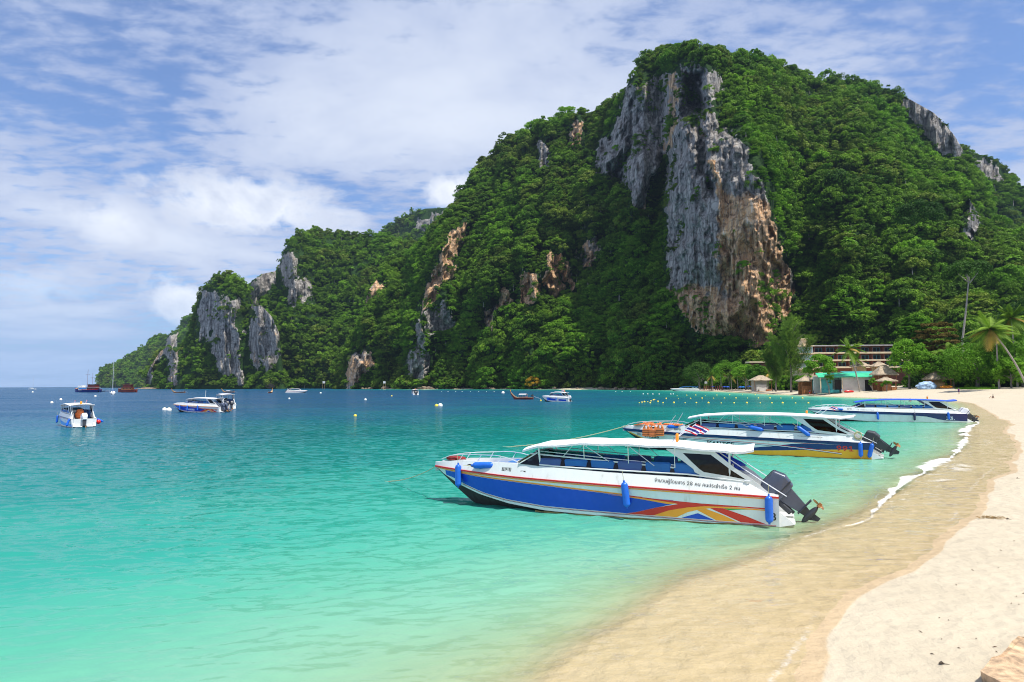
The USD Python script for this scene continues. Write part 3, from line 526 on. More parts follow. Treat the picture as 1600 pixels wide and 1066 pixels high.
THAI_CAPACITY = [[[[234,1],[234,4],[244,3],[246,4],[246,8],[237,11],[234,14],[234,19],[238,22],[247,22],[247,21],[249,21],[249,18],[240,19],[238,18],[238,15],[239,14],[244,13],[250,9],[250,4],[249,4],[249,2],[246,0],[237,0],[237,1]]],[[[216,18],[216,21],[218,21],[218,22],[225,22],[228,20],[228,17],[229,17],[229,0],[225,0],[225,17],[223,19]]],[[[194,3],[194,9],[197,12],[199,12],[199,13],[208,13],[208,17],[206,19],[199,19],[196,17],[196,21],[199,21],[199,22],[207,22],[209,21],[210,24],[213,24],[214,22],[211,18],[211,16],[212,16],[212,0],[208,0],[208,10],[200,10],[198,9],[198,4],[199,3],[204,3],[205,0],[198,0]]],[[[171,4],[171,9],[173,11],[171,14],[171,19],[174,22],[181,22],[181,19],[176,19],[175,18],[175,14],[180,13],[180,10],[176,10],[175,9],[175,4],[177,3],[183,3],[185,5],[185,22],[189,22],[189,6],[188,6],[188,3],[184,0],[175,0],[175,1],[173,1]]],[[[146,6],[146,16],[147,16],[148,20],[150,20],[152,22],[160,22],[164,19],[164,17],[165,17],[165,0],[161,0],[161,17],[159,19],[153,19],[153,18],[151,18],[150,16],[150,6],[152,3],[157,3],[157,0],[151,0],[151,1],[149,1]]],[[[132,30],[132,32],[134,32],[134,33],[146,33],[146,30],[139,30],[139,26],[140,26],[140,3],[143,3],[143,0],[138,0],[136,2],[136,28],[134,30]]],[[[116,-4],[116,-2],[120,-2],[121,-7],[124,-7],[124,-2],[128,-2],[128,-7],[127,-7],[127,-9],[125,-9],[125,-10],[119,-10],[117,-8],[117,-4]]],[[[116,25],[116,27],[118,27],[119,28],[119,30],[116,30],[117,33],[122,33],[123,32],[123,28],[128,28],[128,25]]],[[[108,20],[110,22],[115,22],[115,19],[112,19],[112,9],[114,9],[116,14],[119,14],[121,9],[123,9],[123,22],[127,22],[127,0],[123,0],[122,4],[120,5],[119,9],[118,9],[116,9],[115,5],[113,4],[112,0],[108,0]]],[[[84,4],[84,22],[88,22],[88,5],[90,3],[95,3],[97,5],[98,7],[98,22],[102,22],[102,0],[98,0],[97,1],[95,0],[88,0],[88,1],[86,1]]],[[[63,1],[64,4],[71,3],[74,5],[74,8],[75,8],[74,17],[71,19],[64,19],[63,18],[63,21],[64,22],[72,22],[74,20],[76,20],[78,17],[78,13],[79,13],[79,9],[78,9],[77,3],[73,0],[65,0],[65,1]]],[[[40,4],[40,22],[44,22],[44,5],[46,3],[51,3],[53,5],[54,7],[54,22],[58,22],[58,0],[54,0],[53,1],[51,0],[44,0],[44,1],[42,1]]],[[[21,18],[21,21],[23,21],[23,22],[30,22],[33,20],[33,17],[34,17],[34,0],[30,0],[30,17],[29,19],[23,19],[23,18]]],[[[1,18],[1,20],[4,22],[13,22],[18,18],[18,16],[19,16],[19,6],[18,6],[17,2],[15,2],[13,0],[6,0],[6,10],[3,10],[3,13],[10,13],[10,3],[12,3],[12,4],[14,4],[14,6],[15,6],[15,16],[12,19]]],[[[10,26],[10,29],[12,31],[17,31],[19,29],[19,26],[17,24],[12,24]],[[13,29],[13,26],[16,26],[16,27],[16,29]]],[[[293,5],[293,10],[296,14],[297,14],[297,16],[295,16],[295,18],[294,18],[294,24],[299,28],[306,28],[306,27],[308,27],[311,23],[311,18],[308,14],[309,14],[312,10],[312,5],[311,5],[311,3],[306,0],[299,0],[297,2],[295,2]],[[297,11],[297,5],[301,3],[307,4],[308,7],[308,11],[305,13],[298,12]],[[298,23],[298,18],[300,16],[305,16],[307,20],[307,23],[305,25],[300,25]]],[[[268,0],[268,3],[280,15],[281,20],[281,23],[279,25],[274,25],[272,23],[272,20],[268,20],[268,23],[269,23],[269,25],[273,28],[280,28],[280,27],[282,27],[285,23],[285,17],[281,13],[281,11],[274,3],[286,3],[286,0]]],[[[355,22],[359,22],[359,5],[361,3],[366,3],[369,7],[369,22],[373,22],[373,0],[369,0],[368,1],[366,0],[359,0],[356,2],[356,4],[355,4]]],[[[331,0],[331,17],[332,17],[332,19],[336,22],[344,22],[344,21],[346,21],[349,17],[349,0],[345,0],[345,17],[342,19],[337,19],[335,17],[335,11],[342,12],[342,9],[337,9],[335,7],[335,0]]],[[[566,5],[566,13],[575,13],[575,10],[570,10],[570,5],[572,3],[577,3],[577,4],[579,4],[580,6],[580,16],[577,19],[567,18],[567,21],[570,21],[570,22],[578,22],[583,18],[583,15],[584,15],[584,6],[581,1],[579,1],[579,0],[571,0],[571,1],[569,1]]],[[[546,1],[546,4],[555,3],[558,4],[558,8],[549,11],[546,14],[546,19],[550,22],[559,22],[559,21],[561,21],[561,18],[551,19],[550,18],[550,15],[551,14],[556,13],[562,9],[562,4],[561,4],[561,2],[558,0],[549,0],[549,1]]],[[[544,25],[544,27],[546,27],[546,28],[552,28],[552,31],[556,31],[557,28],[558,28],[558,31],[561,31],[561,25]]],[[[536,2],[536,22],[540,22],[540,3],[543,3],[543,0],[538,0]]],[[[516,18],[516,21],[518,21],[518,22],[525,22],[528,20],[528,17],[529,17],[529,0],[525,0],[525,17],[524,19],[518,19],[518,18]]],[[[496,18],[496,20],[499,22],[508,22],[513,18],[513,16],[514,16],[514,6],[512,4],[512,2],[510,2],[508,0],[501,0],[501,10],[498,10],[498,13],[505,13],[505,3],[507,3],[507,4],[509,4],[509,6],[510,6],[510,16],[507,19]]],[[[505,29],[507,31],[512,31],[514,29],[514,26],[512,24],[507,24],[505,26]],[[508,29],[508,26],[511,26],[511,27],[511,29]]],[[[483,8],[486,9],[487,6],[494,6],[494,3],[485,3],[483,5]]],[[[483,16],[483,19],[486,20],[487,17],[494,17],[494,14],[485,14]]],[[[463,1],[463,4],[473,3],[475,4],[475,8],[466,11],[463,14],[463,19],[467,22],[476,22],[476,21],[478,21],[478,18],[469,19],[467,18],[467,15],[468,14],[473,13],[479,9],[479,4],[478,4],[478,2],[475,0],[466,0],[466,1]]],[[[440,5],[440,22],[444,22],[444,5],[446,3],[452,3],[453,4],[454,6],[454,29],[458,29],[458,6],[457,6],[457,3],[453,0],[445,0],[445,1],[443,1]]],[[[416,22],[420,22],[420,5],[422,3],[427,3],[430,7],[430,22],[434,22],[434,0],[430,0],[429,1],[427,0],[420,0],[417,2],[417,4],[416,4]]],[[[392,17],[393,17],[393,19],[397,22],[405,22],[405,21],[407,21],[410,17],[410,0],[406,0],[406,17],[403,19],[398,19],[396,17],[396,11],[403,12],[403,9],[398,9],[396,7],[396,0],[392,0]]],[[[603,0],[603,3],[615,15],[616,20],[616,23],[614,25],[609,25],[607,23],[607,20],[603,20],[603,23],[604,23],[604,25],[608,28],[615,28],[615,27],[617,27],[620,23],[620,17],[616,13],[616,11],[609,3],[621,3],[621,0]]],[[[665,22],[669,22],[669,5],[671,3],[676,3],[679,7],[679,22],[683,22],[683,0],[679,0],[678,1],[676,0],[669,0],[666,2],[666,4],[665,4]]],[[[641,0],[641,17],[642,17],[642,19],[646,22],[654,22],[654,21],[656,21],[659,17],[659,0],[655,0],[655,17],[652,19],[647,19],[645,17],[645,11],[652,12],[652,9],[647,9],[645,7],[645,0]]]]
THAI_NAME = [[[[88,1],[88,4],[89,5],[98,4],[100,6],[99,8],[94,9],[94,10],[92,10],[92,11],[89,12],[89,14],[88,14],[88,19],[91,22],[95,23],[95,29],[96,30],[98,30],[98,31],[106,31],[107,30],[107,27],[106,26],[101,26],[101,24],[105,21],[105,17],[101,17],[100,18],[94,18],[94,15],[103,12],[106,9],[106,4],[105,4],[105,2],[101,-1],[92,-1],[92,0],[89,0]]],[[[65,25],[65,27],[68,28],[68,29],[79,29],[79,32],[84,32],[85,31],[85,25],[82,24],[82,22],[85,22],[85,17],[81,17],[80,18],[73,18],[73,16],[82,14],[86,11],[87,5],[86,5],[85,1],[83,1],[81,-1],[71,-1],[71,0],[68,0],[67,1],[67,11],[69,11],[67,14],[67,19],[68,19],[69,22],[72,22],[72,24],[66,24]],[[73,4],[80,4],[81,5],[81,8],[80,9],[78,9],[78,10],[73,10]]],[[[43,23],[48,23],[49,22],[49,5],[50,4],[55,4],[56,5],[56,7],[57,7],[57,23],[62,23],[63,22],[63,0],[62,-1],[58,-1],[58,0],[55,0],[55,-1],[48,-1],[44,2],[44,4],[43,4]]],[[[24,17],[24,22],[27,22],[27,23],[34,23],[38,20],[38,17],[39,17],[39,0],[38,-1],[33,-1],[33,17],[32,18]]],[[[2,9],[4,11],[4,13],[2,14],[2,18],[3,18],[3,20],[6,21],[6,22],[8,22],[8,23],[16,23],[16,22],[20,21],[20,19],[22,18],[22,-1],[17,-1],[16,0],[16,17],[14,17],[14,18],[9,18],[9,17],[9,15],[12,14],[12,11],[8,9],[8,-1],[3,-1],[2,0]]]]
# ================================================================== boats
def paint(name, col, rough=.22): return plain(name, col, rough, vary=.05, scale=1.2, coat=.35)
gel = usdkit.material(stage, LK + 'white_gelcoat', {'tc': ('texture_coordinate', {}), 'm': ('mapping', {'scale': (2.2, 2.2, .35)}), 'n': ('noise_texture', {'scale': 1.6, 'detail': 6.0, 'roughness': .7}), 'n2': ('noise_texture', {'scale': 14.0, 'detail': 3.0}),
    'r': ('rgb_ramp', {'ramp': [(.28, (.50, .49, .44)), (.42, (.64, .65, .635)), (.7, (.69, .71, .705))]}), 'rr': ('map_range', {'from_min': .3, 'from_max': .7, 'to_min': .32, 'to_max': .14}), 'p': ('principled_bsdf', {'coat_weight': .3})},
    [('tc.object', 'm.vector'), ('m.vector', 'n.vector'), ('tc.object', 'n2.vector'), ('n.fac', 'r.fac'), ('r.color', 'p.base_color'), ('n.fac', 'rr.value'), ('rr.result', 'p.roughness')], surface='p.BSDF')
blue_p = paint('blue_paint', (.008, .045, .40)); red_p = paint('red_paint', (.58, .012, .010)); orange_p = paint('orange_paint', (.86, .30, .020))
green_p = paint('green_paint', (.02, .30, .03)); navy_p = paint('navy_paint', (.008, .014, .105)); amber_p = paint('amber_paint', (.80, .36, .012)); black_p = paint('black_paint', (.012, .012, .014))
antifoul = plain('dark_antifouling', (.030, .030, .028), .8, vary=.4, scale=2.5); lightblue_p = paint('light_blue_paint', (.02, .22, .62)); grey_p = paint('grey_paint', (.30, .33, .40))
cloth_w = plain('white_canopy_cloth', (.68, .67, .68), .75, vary=.05, scale=1.5, bump=.02); cloth_b = plain('blue_canopy_cloth', (.010, .075, .50), .7, vary=.12, scale=1.5)
steel = plain('polished_tube', (.75, .76, .77), .25, metal=.55); vinyl = plain('blue_vinyl', (.012, .12, .38), .45, vary=.1); vinyl_d = plain('dark_blue_vinyl', (.05, .09, .26), .5, vary=.1)
motor_g = plain('outboard_grey', (.060, .075, .115), .25, vary=.06, coat=.4); motor_w = plain('outboard_white', (.75, .76, .80), .3, coat=.3); motor_d = plain('outboard_dark', (.03, .034, .042), .4); bronze = plain('bronze', (.42, .20, .07), .38, metal=.6, vary=.25)
rubber = plain('black_rubber', (.015, .015, .016), .6); fender_b = plain('fender_blue', (.010, .115, .55), .35, vary=.1, scale=4); fender_k = plain('fender_navy', (.012, .02, .06), .5)
wood_d = plain('dark_red_wood', (.16, .025, .018), .5, vary=.3, scale=2); wood_b = plain('brown_wood', (.30, .12, .04), .5, vary=.35, scale=2); wood_t = plain('pale_wood', (.42, .28, .14), .6, vary=.3, scale=2)
flag_r = plain('flag_red', (.65, .015, .025), .8); flag_w = plain('flag_white', (.82, .82, .84), .8); flag_b = plain('flag_blue', (.03, .03, .22), .8); ribbon = plain('orange_ribbon', (.9, .28, .02), .8); rope_m = plain('rope_fibre', (.50, .45, .26), .9, vary=.3, scale=20); vest_o = plain('life_vest_orange', (.90, .22, .06), .8, vary=.15); vest_d = plain('vest_strap', (.05, .02, .015), .8)
stain_m = plain('algae_stain', (.26, .20, .07), .8, vary=.4, scale=3)
floor_m = plain('cabin_floor', (.30, .31, .32), .7)
def pane_material(name, tint, ior=1.5):
    return usdkit.material(stage, LK + name, {'f': ('fresnel', {'IOR': ior}), 't': ('transparent_bsdf', {'color': tint}), 'g': ('glossy_bsdf', {'roughness': .03}), 'm': ('mix_closure', {})},
                           [('f.fac', 'm.fac'), ('t.BSDF', 'm.closure1'), ('g.BSDF', 'm.closure2')], surface='m.closure')
tint_glass = pane_material('tinted_window', (.045, .075, .08)); clear_glass = pane_material('clear_window', (.75, .85, .85))

I_ = np.interp
def zsh(s): return I_(s, [0, 3.2, 5.6, 9.2, 11.4, 13.0], [.99, 1.07, 1.14, 1.25, 1.34, 1.40])
def zco(s): return I_(s, [0, .35, .9, 2.7, 5.6, 8.2, 9.0, 11.6, 13.0], [1.03, 1.08, 1.38, 1.50, 1.56, 1.68, 1.74, 1.72, 1.56])
def zch(s): return I_(s, [0, 6, 8, 9.5, 10.8, 11.8, 12.6, 13.0], [.03, .04, .08, .22, .46, .76, 1.12, 1.38])
def zke(s): return I_(s, [0, 9.2, 10.5, 11.3, 12.1, 13.0], [-.34, -.36, -.24, .02, .62, 1.37])
def bsh(s): return 1.30 * np.maximum(1 - np.clip((np.asarray(s, float) - 6.3) / 6.72, 0, 1) ** 2.5, 0.006)
def bch(s): return 1.17 * np.maximum(1 - np.clip((np.asarray(s, float) - 5.6) / 7.2, 0, 1) ** 2.1, 0.004)
def bco(s): return np.maximum(bsh(s) - .16, bsh(s) * .72)
def side_pt(s, z, eps=.005):
    s, z = np.asarray(s, float), np.asarray(z, float)
    t = np.clip((z - zch(s)) / np.maximum(zsh(s) - zch(s), .02), 0, 1); t2 = np.clip((z - zsh(s)) / np.maximum(zco(s) - zsh(s), .02), 0, 1)
    y = np.where(z <= zsh(s), bch(s) + (bsh(s) - bch(s)) * t, bsh(s) + .0 + (bco(s) - bsh(s)) * t2)
    return np.stack([s, y + eps, z], -1)
def decal(poly, eps=.005, step=.35):
    """Paint laid on the hull's side: a thin skin a few millimetres proud that follows the hull."""
    poly = poly.buffer(0); out = []; x0, z0, x1, z1 = poly.bounds
    for a in np.arange(math.floor(x0 / step) * step, x1, step):
        q = poly.intersection(sg.box(a, z0 - 1, a + step, z1 + 1))
        for g in getattr(q, 'geoms', [q]):
            if g.geom_type != 'Polygon' or g.area < 1e-6: continue
            try: v, f = trimesh.creation.triangulate_polygon(g, engine='earcut')
            except Exception: continue
            out.append(trimesh.Trimesh(side_pt(v[:, 0], v[:, 1], eps), f, process=False))
    return cat(*out) if out else None
def mirror(m_):
    w = m_.copy(); w.vertices[:, 1] *= -1; w.faces = w.faces[:, ::-1]; return w
def both(m_): return cat(m_, mirror(m_))
def band(lo, hi, s0, s1, n=30):
    s = np.linspace(s0, s1, n); return sg.Polygon(np.vstack([np.stack([s, lo(s)], 1), np.stack([s, hi(s)], 1)[::-1]]))
def glyphs(baked, size, s0, z0, slope=0.0, skew=0.0):
    """Baked lettering as polygons in hull coordinates, reading from the bow to the stern on the port side."""
    out = []
    for rings in baked:
        rr = [[(s0 - (x + skew * y) * size, z0 + y * size - (x * size) * slope) for x, y in r] for r in rings]
        g = sg.Polygon(rr[0], rr[1:]).buffer(0); out.append(g)
    return shapely.union_all(out)
def latin(text, h, s0, z0, slope=0.0, bold=True, skew=0.0):
    m_ = meshkit.text_mesh(text, h, .002, bold); v, f = np.array(m_.vertices), np.array(m_.faces)
    top = f[np.abs(v[f][:, :, 2] - v[:, 2].max()).max(1) < 1e-6]
    q = v.copy(); s = s0 - (v[:, 0] + skew * v[:, 1]); z = z0 + v[:, 1] - v[:, 0] * slope
    return trimesh.Trimesh(side_pt(s, z, .016), top, process=False)
def panel(poly, y0, th):
    """A flat cut-out standing along the boat: outline in (s, z), at y0, th thick."""
    m_ = trimesh.creation.extrude_polygon(poly, th, engine='earcut'); v = m_.vertices.copy()
    m_.vertices = np.stack([v[:, 0], y0 + v[:, 2], v[:, 1]], 1); m_.invert() if m_.volume < 0 else None
    return m_

def outboard(parent, loc, tilt, cowl_mat, scale=1.03, kx=1.0):
    T = trimesh.transformations.rotation_matrix(tilt, (0, 1, 0)); T[:3, 3] = loc
    def put(name, m_, mat, par=None, smooth=35):
        m_ = m_.copy(); m_.apply_scale(scale); m_.apply_transform(T); return obj(name, m_, mat, par or parent, smooth)
    pts = []
    for (x, z, w, r) in ((.30, -.30, .17, .09), (-.32, -.28, .15, .09), (.34, .05, .19, .10), (-.36, .02, .18, .11), (.25, .30, .16, .10), (-.26, .30, .15, .10)):
        for sy in (-1, 1):
            b = trimesh.creation.icosphere(2, r); b.apply_translation((x, sy * w, z)); pts.append(b.vertices)
    cowl = put('engine_cowl', trimesh.convex.convex_hull(np.vstack(pts)), cowl_mat)
    put('cowl_band', box(.86, .57, .045, (0, 0, -.20), bevel=.015), motor_d, cowl)
    for k in (-1, 0, 1): put('cowl_groove', box(.5, .03, .03, (-.03, k * .11, .392), bevel=.01), motor_d, cowl)
    mid = trimesh.convex.convex_hull(np.vstack([box(.52, .30, .06, (0, 0, -.36)).vertices, box(.30, .15, .06, (-.02, 0, -1.05)).vertices, box(.42, .24, .06, (0, 0, -.75)).vertices]))
    leg = put('engine_leg', mid, cowl_mat if cowl_mat is motor_g else motor_d)
    put('cavitation_plate', box(.62, .30, .03, (-.10, 0, -1.06), bevel=.01), motor_d, leg)
    gc = trimesh.creation.icosphere(3, 1.0); gc.apply_scale((.36, .105, .105)); gc.apply_translation((-.02, 0, -1.34))
    neck = trimesh.convex.convex_hull(np.vstack([box(.30, .10, .02, (0, 0, -1.07)).vertices, box(.22, .07, .02, (.0, 0, -1.30)).vertices]))
    skeg = trimesh.convex.convex_hull(np.vstack([box(.28, .03, .02, (.0, 0, -1.40)).vertices, box(.12, .02, .02, (-.10, 0, -1.64)).vertices]))
    put('gear_case', cat(gc, neck, skeg), motor_d, leg)
    blades = [trimesh.creation.cylinder(.055, .16, sections=14)]
    blades[0].apply_transform(trimesh.transformations.rotation_matrix(math.pi / 2, (0, 1, 0)))
    for k in range(3):
        b = trimesh.creation.icosphere(2, 1.0); b.apply_scale((.014, .085, .12)); b.apply_transform(trimesh.transformations.rotation_matrix(.5, (0, 0, 1))); b.apply_translation((0, 0, .14)); b.apply_transform(trimesh.transformations.rotation_matrix(k * 2.094 + .3, (1, 0, 0))); blades.append(b)
    pr = cat(*blades); pr.apply_translation((-.46, 0, -1.34)); put('propeller', pr, bronze)
    put('engine_bracket', cat(box(.16, .34, .62, (.34, 0, -.58), bevel=.03), box(.10, .10, .5, (.28, 0, -.72))), motor_d)

def thai_flag(parent, base, top, w, h, lean=0.0):
    """A pole with a five-striped flag that hangs and curls a little."""
    base, top = np.array(base, float), np.array(top, float)
    pole = obj('flag_pole', tube([base, top], .014, 6), steel, parent)
    fl = None
    cuts = [0, 1 / 6, 2 / 6, 4 / 6, 5 / 6, 1]; mats = [flag_r, flag_w, flag_b, flag_w, flag_r]
    for k in range(5):
        u, v = np.meshgrid(np.linspace(0, 1, 12), np.linspace(cuts[k], cuts[k + 1], 3), indexing='ij')
        d = (base - top) / np.linalg.norm(base - top)
        P = top + d * (v * h)[..., None] + np.stack([-u * w, .07 * np.sin(u * 7 + v * 2) * u, -lean * u * w - .10 * u * u * w], -1)
        obj('flag_stripe', sheet(P), mats[k], pole, smooth=True)
    return pole

def speedboat(name, label, group, loc, heading, L, livery, canopy, motors, detail=True, roofmax=2.63, seat=True, extra=None):
    t = thing(name, label, 'speedboat', loc, math.atan2(heading[1], heading[0]), group)
    k = L / 13.0
    def pt(nm, m_, mat, par=None, smooth=False, label=None):
        if isinstance(m_, tuple): m_ = trimesh.Trimesh(*m_, process=False)
        m_ = m_.copy(); m_.vertices = np.array(m_.vertices) * [k, 1, 1]
        return obj(nm, m_, mat, par or t, smooth, label=label)
    ss = np.unique(np.concatenate([np.arange(0, 12.2, .35), [.35, .9, 2.7, 3.2, 5.6, 8.2, 9.0, 9.2, 9.5, 10.8, 11.4, 11.6, 11.8], np.linspace(12.2, 13.0, 9)]).round(3))
    S2 = np.stack([ss, ss], 1)
    side = sheet(np.stack([np.stack([ss, bch(ss), zch(ss)], -1), np.stack([ss, (bch(ss) + bsh(ss)) / 2, (zch(ss) + zsh(ss)) / 2], -1), np.stack([ss, bsh(ss), zsh(ss)], -1)], 1))
    trans = np.array([(0, 0, -.34), (0, 1.17, .03), (0, 1.30, .99), (0, -1.30, .99), (0, -1.17, .03)])
    hull = pt('hull', cat(both(side), (trans, np.array([[0, 1, 2], [0, 2, 3], [0, 3, 4]]))), gel, smooth=30)
    bot = sheet(np.stack([np.stack([ss, ss * 0, zke(ss)], -1), np.stack([ss, bch(ss), zch(ss)], -1)], 1))
    pt('hull_bottom', both(bot), antifoul)
    rim = [np.stack([ss, bsh(ss) + a, zsh(ss) + b], -1) for a, b in ((0, -.035), (.035, -.03), (.035, .03), (0, .035))]
    [pt('rub_rail', m2, livery['rail'], smooth=40) for m2 in (sheet(np.stack(rim, 1)), mirror(sheet(np.stack(rim, 1))))]
    up = sheet(np.stack([np.stack([ss, bsh(ss), zsh(ss) + .03], -1), np.stack([ss, bco(ss), zco(ss)], -1)], 1))
    pt('upper_side', up, gel, smooth=30); pt('upper_side', mirror(up), gel, smooth=30)
    cap = sheet(np.stack([np.stack([ss, bco(ss), zco(ss)], -1), np.stack([ss, np.maximum(bco(ss) - .10, 0), zco(ss) + .012], -1), np.stack([ss, np.maximum(bco(ss) - .11, 0), zco(ss) - .35], -1)], 1))
    pt('gunwale', cap, gel, smooth=30); pt('gunwale', mirror(cap), gel, smooth=30)
    sd = ss[ss > 8.6]; dk = sheet(np.stack([np.stack([sd, bsh(sd) - .04, zsh(sd) + .06], -1), np.stack([sd, -bsh(sd) + .04, zsh(sd) + .06], -1)], 1), flip=True)
    pt('foredeck', dk, gel)
    fs = np.array([.1, 4.0, 8.8]); pt('cabin_floor', sheet(np.stack([np.stack([fs, bch(fs) - .06, .45 + 0 * fs], -1), np.stack([fs, -bch(fs) + .06, .45 + 0 * fs], -1)], 1), flip=True), floor_m)
    pt('cabin_front', box(.04, 2.0, 1.2, (9.0, 0, 1.1)), gel)
    pt('engine_deck', box(1.1, 2.3, .5, (.62, 0, .72), bevel=.05), gel)
    for sgn in (1, -1):
        pt('swim_platform', box(.5, .62, .12, (-.25, sgn * .55, .12), bevel=.03), gel)
        pt('transom_fin', trimesh.convex.convex_hull(np.array([(0, sgn * 1.17, .03), (0, sgn * 1.12, .5), (-.48, sgn * 1.1, .12), (0, sgn * .9, .03), (0, sgn * .9, .5), (-.48, sgn * .9, .12)])), gel)
    # painted livery
    for nm, mat, polys in livery['decals']:
        for poly in polys:
            d_ = decal(poly, .005)
            if d_ is not None: pt(nm, d_, mat); pt(nm, mirror(d_), mat)
    stain = decal(band(lambda s: zch(s) * 0 + .0, lambda s: .035 + .03 * np.abs(np.sin(s * 3.1)) * np.abs(np.sin(s * 1.3)), .02, 8.4, 60), .0065)
    pt('waterline_stain', stain, stain_m); pt('waterline_stain', mirror(stain), stain_m)
    # windows and windscreen
    top = lambda s: I_(s, [2.75, 5.6, 8.45], [1.74, 1.92, 2.10])
    sw = np.linspace(2.5, 8.45, 12)
    gl = sheet(np.stack([np.stack([sw, bco(sw) - .05, zco(sw) + .01], -1), np.stack([sw, bco(sw) - .13, np.maximum(top(sw), zco(sw) + .05)], -1)], 1))
    for nm, m_ in (('side_window', gl), ('side_window', mirror(gl))): pt(nm, m_, tint_glass)
    th = np.linspace(-1, 1, 15)
    wsb = np.stack([9.0 + .35 * (1 - th ** 2), th * 1.05, 1.74 + 0 * th], -1); wst = np.stack([8.30 + .30 * (1 - th ** 2), th * .97, 2.16 + 0 * th], -1)
    ws = sheet(np.stack([wsb, wst], 1)); wd = pt('windscreen', ws, tint_glass, smooth=True)
    pt('windscreen_frame', tube(np.vstack([wsb, wst[::-1], wsb[:1]]), .022, 6), gel, wd, smooth=40)
    for sgn in (1, -1):
        tri = np.array([(9.0, sgn * 1.05, 1.74), (8.30, sgn * .97, 2.16), (8.2, sgn * 1.10, 1.70)]); pt('quarter_window', (tri, np.array([[0, 1, 2]])), tint_glass)
        q = np.linspace(8.5, 1.0, 9); pt('window_rail', tube(np.stack([q, sgn * (bco(q) - .03), np.maximum(zco(q) + .05, I_(q, [.9, 2.7, 8.2], [1.42, 1.60, 1.70]))], -1), .030, 6), gel, smooth=40)
        q = np.linspace(8.6, 2.5, 8); pt('window_rail', tube(np.stack([q, sgn * (bco(q) - .13), top(q) + .02], -1), .028, 6), gel, smooth=40)
        if detail:
            q = np.linspace(8.2, 3.0, 8); pt('hand_rail', tube(np.stack([q, sgn * (bco(q) - .16), I_(q, [3, 8.2], [1.86, 2.22])], -1), .016, 6), steel, smooth=40)
    # roof
    s0, s1 = .72, 8.98
    sr = np.concatenate([np.linspace(s0, s1 - 1.2, 26), np.linspace(s1 - 1.1, s1, 8)])
    zr = I_(sr, [.72, 1.25, 3.2, 5.2, 6.6, 8.2, 8.98], [roofmax - .06, roofmax - .16, roofmax - .02, roofmax + .02, roofmax, roofmax - .14, roofmax - .34])
    wr = 1.24 * np.where(sr > s1 - 1.2, np.sqrt(np.clip(1 - ((sr - (s1 - 1.2)) / 1.24) ** 2.6, 0.02, 1)) * .55 + .45, 1) * I_(sr, [.72, 1.6, 8], [.93, 1, .97])
    vv = np.linspace(-1, 1, 13)
    sag = livery.get('sag', .035) * np.abs(np.sin(np.pi * (sr - .9) / 1.62))
    Zr = zr[:, None] - .09 * np.abs(vv[None]) ** 2.4 + sag[:, None] * (.3 + .7 * np.abs(vv[None])) * 1.0
    Pt = np.stack([np.broadcast_to(sr[:, None], Zr.shape), wr[:, None] * vv[None], Zr], -1); Pb = Pt - [0, 0, .05]; Pb[:, 0, 2] -= .02; Pb[:, -1, 2] -= .02
    rim_ = []
    for a, b in ((Pt[:, 0], Pb[:, 0]), (Pt[:, -1], Pb[:, -1]), (Pt[0], Pb[0]), (Pt[-1], Pb[-1])): rim_.append(sheet(np.stack([a, b], 1)))
    rf = pt('canopy_roof', cat(sheet(Pt, flip=True), sheet(Pb), *rim_), canopy, smooth=50)
    if detail:
        for q in np.arange(1.6, 8.6, 1.62):
            i = int(np.argmin(np.abs(sr - q))); pt('roof_batten', tube(Pb[i] - [0, 0, .02], .018, 5), steel, rf)
    edge = lambda s: I_(s, sr, Zr[:, 0] - .06)
    posts = [(8.18, 8.2, .035), (6.5, 6.5, .016), (4.9, 4.9, .016), (3.3, 3.3, .016), (1.5, 1.5, .035)] + ([(5.6, 6.5, .014), (4.0, 4.9, .014), (7.3, 6.9, .014)] if detail else [])
    for sgn in (1, -1):
        for a, b, r in posts:
            za = max(float(zco(a)) + .02, .5) if r > .02 else float(top(a) if a > 2.7 else zco(a)) + .02
            pt('roof_post', tube([(a, sgn * (float(bco(a)) - .08), za), (b, sgn * 1.14, float(edge(b)))], r, 7), gel if r > .02 else steel, smooth=40)
    # rear wings with dark windows
    zr3 = roofmax - .22
    outer = sg.Polygon([(3.55, zr3 + .02), (2.0, zr3 - .02), (1.35, 1.86), (.8, 1.50), (.22, 1.02), (.30, 1.0), (.95, 1.36), (1.9, 1.50), (2.42, 1.60), (2.62, 1.70), (2.66, 1.80), (3.0, 2.06)]).buffer(.02)
    hole = sg.Polygon([(3.02, zr3 - .09), (2.1, zr3 - .12), (1.45, 1.80), (.98, 1.50), (1.6, 1.60), (2.34, 1.70), (2.46, 1.78), (2.70, 2.0)])
    for sgn in (1, -1):
        w = pt('rear_wing', panel(outer.difference(hole), sgn * 1.10 - .03, .06), gel if sgn > 0 else livery.get('wing2', gel))
        pt('wing_window', panel(hole.buffer(.01), sgn * 1.10 - .006, .012), tint_glass if sgn > 0 else livery.get('wingglass2', tint_glass), w)
        pt('stern_rail', tube([(1.9, sgn * .98, zr3), (1.0, sgn * 1.0, 1.80), (.0, sgn * 1.02, 1.16), (-.25, sgn * 1.02, 1.0)], .018, 6), steel, smooth=40)
    # seats
    if seat:
        for q in np.arange(2.9, 7.9, .98):
            for sgn in (1, -1):
                st = pt('seat', box(.90, .46, .40, (q, sgn * .78, .80), bevel=.06), vinyl)
                pt('backrest', box(.88, .13, 1.02, (q, sgn * 1.0, 1.46), bevel=.05), vinyl if int(q * 2) % 3 else vinyl_d, st)
        pt('helm_console', box(.5, .8, .9, (8.5, -.5, .95), bevel=.06), gel)
